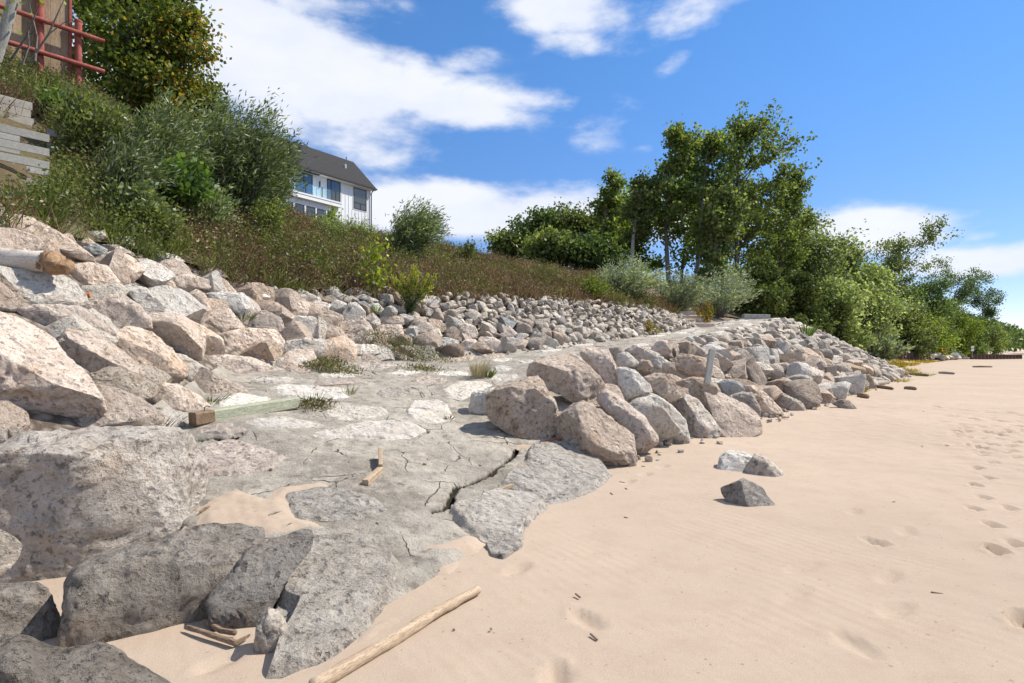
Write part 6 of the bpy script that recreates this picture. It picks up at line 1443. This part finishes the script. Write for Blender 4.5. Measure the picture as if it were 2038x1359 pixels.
for i, (pts, l) in enumerate([([(370, 1248), (420, 1266), (470, 1283), (498, 1266)], 'curved driftwood branch on the sand under the mortar block'), ([(405, 1236), (440, 1258), (470, 1262)], 'shorter driftwood branch behind the curved one')]):
    w_ = [np.array(at(px, py, EYE * F / (py - HY) * .985)) for px, py in pts]
    for q in w_: q[2] = .03
    rough_log('driftwood_branch', w_, [.008, .015, .016, .008][:len(w_)], 'drift_dark', l, seed=20 + i, rings=24, n=8)
# weathered log with a broken end at the left edge
lb = cast(120, 525); Yl = lb[1] - .85
la, lc = np.array(at(-90, 512, Yl)), np.array(at(98, 520, Yl))
rl = empty('weathered_log', la); tag(rl, 'pale weathered log with an orange broken end, wedged in the boulders', 'log')
o = rough_log('trunk_wood', [la * 0, lc - la], [.13, .125], 'bark_white', '', seed=8, rings=30, parent=rl); o.location = (np.array(o.location))
o = rough_log('broken_end', [lc - la - np.array([.06, 0, 0]), lc - la + np.array([.05, 0, -.03]), lc - la + np.array([.26, .02, -.09])], [.115, .14, .075], 'log_end', '', seed=9, rings=22, parent=rl, amp=.3)
def brick(px, py, w, label, seed):
    b = cast(px, py); s = w / F * (b[1] - .2); m = MB().beam((-s / 2, -.05, 0), (s / 2, -.05, s * .1), s * .55, s * .5, cham=.35); o = m.build('brick', M['brick_red'], None, None, np.array(b) + [0, -.12, .02], .4 * seed); tag(o, label, 'brick', 'broken bricks in the wall')
brick(181, 594, 24, 'orange-red brick piece wedged beside the broad flat slab', 1); brick(400, 625, 12, 'small orange brick chip between wall boulders', 2)
# leaning post and block on the riprap
pt, pb = np.array(at(1417, 697, 9.9)), np.array(at(1407, 764, 9.7))
tim(pb, pt, .10, .08, 'timber_grey', 'leaning_post', 'pale weathered timber post standing upright in the riprap', 'post', up=(0, 1, 0))
pc = cast(1655, 764); tim(np.array(at(1657, 768, pc[1] - .1)), np.array(at(1652, 729, pc[1] - .1)), .36, .16, 'drift_grey', 'upright_block', 'squared grey timber block standing in the riprap toe', 'timber', up=(0, 1, 0))
DG = 'driftwood at the riprap toe'
for i, (a, b, c, d, rr, mat, l) in enumerate([
    (1664, 727, 1722, 739, .22, 'driftwood', 'thick brown driftwood log resting on the riprap toe'), (1655, 731, 1686, 745, .14, 'drift_dark', 'dark driftwood log under the thick brown one'),
    (1700, 771, 1768, 763, .12, 'drift_grey', 'long grey driftwood log on the sand below the riprap'), (1738, 770, 1778, 776, .08, 'drift_dark', 'dark driftwood stick beside the long grey log'),
    (1800, 774, 1824, 776, .08, 'drift_dark', 'short dark plank alone on the sand'), (1810, 745, 1848, 749, .10, 'drift_dark', 'dark log at the end of the riprap'),
    (1868, 743, 1900, 745, .10, 'drift_grey', 'grey log lying farther out on the sand'), (1672, 781, 1700, 786, .05, 'drift_grey', 'thin stick on the sand by the riprap'),
    (1709, 789, 1727, 793, .10, 'drift_dark', 'stubby brown log on the sand'), (1935, 731, 1975, 731, .10, 'drift_dark', 'line of dark driftwood far along the beach')]):
    p_, q_ = ground(a, b, rr * .6), ground(c, d, rr * .6)
    if i < 2: sh = np.array([.05, -.3, .12]); p_, q_ = np.array(at(a, b, p_[1] - .3)), np.array(at(c, d, p_[1] - .1))
    rough_log('driftwood', [p_, (p_ + q_) / 2, q_], [rr * .8, rr, rr * .7], mat, l, seed=40 + i, rings=14, n=8, group=DG)
# small chips of bark on the sand
fr3 = np.random.default_rng(61)
chips = [(1135, 870 + 0), (1295, 888), (1280, 930), (1238, 962), (1246, 975), (1217, 985), (1885, 888), (1835, 890), (1838, 820), (1778, 1002), (1865, 1185), (1182, 1273), (1246, 1033), (1150, 1210 - 20)]
for i, (px, py) in enumerate(chips):
    if py < 800: continue
    x, y = G0(px, py); L = .014 + .018 * fr3.uniform(); a = fr3.uniform(0, 3); o = MB().beam((x - L * math.cos(a), y - L * math.sin(a), .012), (x + L * math.cos(a), y + L * math.sin(a), .018), .010, .008).build('bark_chip', M['drift_dark']); tag(o, 'dark bark chip on the open sand', 'bark chip', 'bark chips on the sand')
# teal plastic piece on the mound
tb = cast(1594, 688); tp = np.array(at(1594, 685, tb[1] - .35)); sc_ = (tb[1] - .35) / F
m = MB(); L2 = 11 * sc_; m.raw([(-L2, -.06, .04), (L2, -.06, .09), (L2 * .8, -.06, -.07), (-L2 * .75, -.06, -.09), (-L2, .14, .04), (L2, .14, .09), (L2 * .8, .14, -.07), (-L2 * .75, .14, -.09)], [(0, 3, 2, 1), (4, 5, 6, 7), (0, 1, 5, 4), (1, 2, 6, 5), (2, 3, 7, 6), (3, 0, 4, 7)])
o = m.build('plastic_tray', M['teal'], None, None, tp); tag(o, 'teal plastic tray caught on the riprap mound', 'tray')

# stone steps and block wall beyond the ramp
def steps():
    b = Vector(to_xy(24.8, 9.95) + (float(Huv(24.8, 9.95)),)); t = Vector(to_xy(28.2, 14.2) + (float(Huv(28.2, 14.2)) + .15,)); root = empty('stone_steps', b); tag(root, 'tan stone steps climbing from the ramp between silver willows', 'steps')
    n = 11; h = Vector((t.x - b.x, t.y - b.y, 0)); dh = h / n; sd_ = Vector((dh.y, -dh.x, 0)).normalized(); rise = (t.z + .35 - b.z) / n
    for i in range(n):
        c = dh * (i + .5); V = MB(); z1 = rise * (i + 1); f = dh.normalized()
        p_ = c + Vector((0, 0, z1 - .12)); V.beam(p_ - sd_ * .75, p_ + sd_ * .75, dh.length * 1.15, .24, cham=.15).build('step', M['step'], root)
steps()
def blockwall():
    a = at(1472, 636, 32.5); root = empty('block_wall', a); tag(root, 'low grey concrete block wall at the upper end of the ramp', 'wall')
    for c in range(2):
        for k in range(5 - c): x = k * .42 + c * .2; MB().beam((x, .1 * k, c * .21), (x + .40, .1 * k + .09, c * .21), .25, .2, cham=.06).build('block', M['block'], root)
blockwall()

# ---------------------------------------------------------------- far end of the beach
def sheet_pile(px0, py0, px1, py1, Y0, Y1, h, mat, name, label, n=60):
    a, b = np.array(at(px0, py0, Y0)), np.array(at(px1, py1, Y1)); d = unit((b - a) * [1, 1, 0]); nn = np.array([d[1], -d[0], 0]); V, Fc = [], []
    for i in range(n + 1):
        p_ = a + (b - a) * i / n + nn * (.18 if (i // 2) % 2 else -.18); zb = -.2; V += [(p_[0], p_[1], zb), (p_[0], p_[1], a[2] + (b[2] - a[2]) * i / n + h), (p_[0] - nn[0] * .5, p_[1] - nn[1] * .5, a[2] + (b[2] - a[2]) * i / n + h)]
    for i in range(n): Fc += [(3*i, 3*i+3, 3*i+4, 3*i+1), (3*i+1, 3*i+4, 3*i+5, 3*i+2)]
    o = mesh_obj(name, V, Fc, M[mat]); tag(o, label, 'seawall')
sheet_pile(1932, 713, 2034, 713.5, 104, 112, .78, 'steel_rust', 'sheet_pile_wall', 'black corrugated sheet-pile seawall at the far end of the beach')
sheet_pile(1790, 705, 1852, 705, 72, 80, .35, 'steel_rust', 'rusty_bulkhead', 'low rusty steel bulkhead below the far bushes', 40)
r_ = np.random.default_rng(3)
for i in range(26):
    px = 1792 + i * 4.6 + r_.uniform(-2, 2); py = 707 + r_.uniform(0, 7) + (i - 13) * .1; Y = 74 + i * .7; s = r_.uniform(.35, .7); k = int(r_.integers(10)); mk = NMAT[int(r_.integers(8))]
    if (k, mk) not in pmesh: me = protos4[k].copy(); me.materials.clear(); me.materials.append(M[mk]); pmesh[(k, mk)] = me
    o = bpy.data.objects.new('seawall_stone', pmesh[(k, mk)]); link(o); o.location = at(px, py - 1, Y); o.scale = (s * 1.3, s, s * .8); o.rotation_euler = (r_.uniform(-.5, .5), r_.uniform(-.5, .5), r_.uniform(0, 6)); tag(o, 'pale stone piled in front of the rusty bulkhead', 'stone', 'stones before the rusty bulkhead')
def pole(px, y0, y1, Y, rad, mat, name, label, cat): o = MB().tube([at(px, y0, Y), at(px, y1, Y)], rad, 8).build(name, M[mat]); tag(o, label, cat); return o
pole(1880, 706, 677, 88, .16, 'driftwood', 'wooden_post', 'bare orange-brown wooden post behind the far stones', 'post')
fp = empty('flagpole', at(1881, 640, 100)); tag(fp, 'thin flagpole with a small pink flag among the far trees', 'flagpole')
MB().tube([(0, 0, 0), (0, 0, 2.6)], .05, 6).build('pole', M['white_trim'], fp); MB().raw([(0, 0, 2.5), (-.75, .1, 2.45), (-.7, .12, 1.9), (0, 0, 2.0), (0, .03, 2.5), (-.75, .13, 2.45), (-.7, .15, 1.9), (0, .03, 2.0)], [(0, 1, 2, 3), (4, 7, 6, 5), (0, 4, 5, 1), (2, 6, 7, 3)]).build('flag', M['flag_red'], fp)
st = empty('beach_stairs', at(1895, 700, 92)); tag(st, 'grey wooden stairs with handrail leading down to the far beach', 'stairs')
for i in range(7): q = at(1897 + i * 4.2, 700 + i * 2.0, 92) - st.location; MB().beam(q - Vector((.2, .5, 0)), q + Vector((.2, .5, 0)), .3, .06).build('tread', M['timber_grey'], st)
MB().beam(at(1893, 695, 91.5) - st.location, at(1926, 711, 91.5) - st.location, .09, .12).build('handrail', M['timber_grey'], st)
for px, a, b in ((1895, 696, 704), (1910, 703, 711), (1924, 710, 715)): MB().beam(at(px, b, 91.6) - st.location, at(px, a, 91.6) - st.location, .1, .1, up=(0, 1, 0)).build('rail_post', M['timber_grey'], st)
sg = empty('beach_sign', at(1935, 712, 98)); tag(sg, 'small pale signs on a post at the foot of the far stairs', 'sign')
MB().tube([(0, 0, 0), (0, 0, 2.0)], .05, 6).build('post', M['timber_grey'], sg)
for z_ in (1.85, 1.35): MB().box((-.25, -.09, z_ - .2), (.25, -.06, z_ + .2)).build('panel', M['white_trim'], sg)
ch = empty('beach_chair', at(1878, 703, 86)); tag(ch, 'orange chair beside the bare wooden post', 'chair')
MB().box((-.3, -.3, .35), (.3, .3, .42)).build('seat', M['orange'], ch); MB().raw([(-.3, .28, .42), (.3, .28, .42), (.3, .55, 1.1), (-.3, .55, 1.1), (-.3, .34, .42), (.3, .34, .42), (.3, .61, 1.1), (-.3, .61, 1.1)], [(0, 1, 2, 3), (4, 7, 6, 5), (0, 3, 7, 4), (1, 5, 6, 2), (3, 2, 6, 7)]).build('backrest', M['orange'], ch)
for sx in (-.27, .27):
    for sy in (-.27, .27): MB().box((sx - .03, sy - .03, 0), (sx + .03, sy + .03, .35)).build('leg', M['orange'], ch)
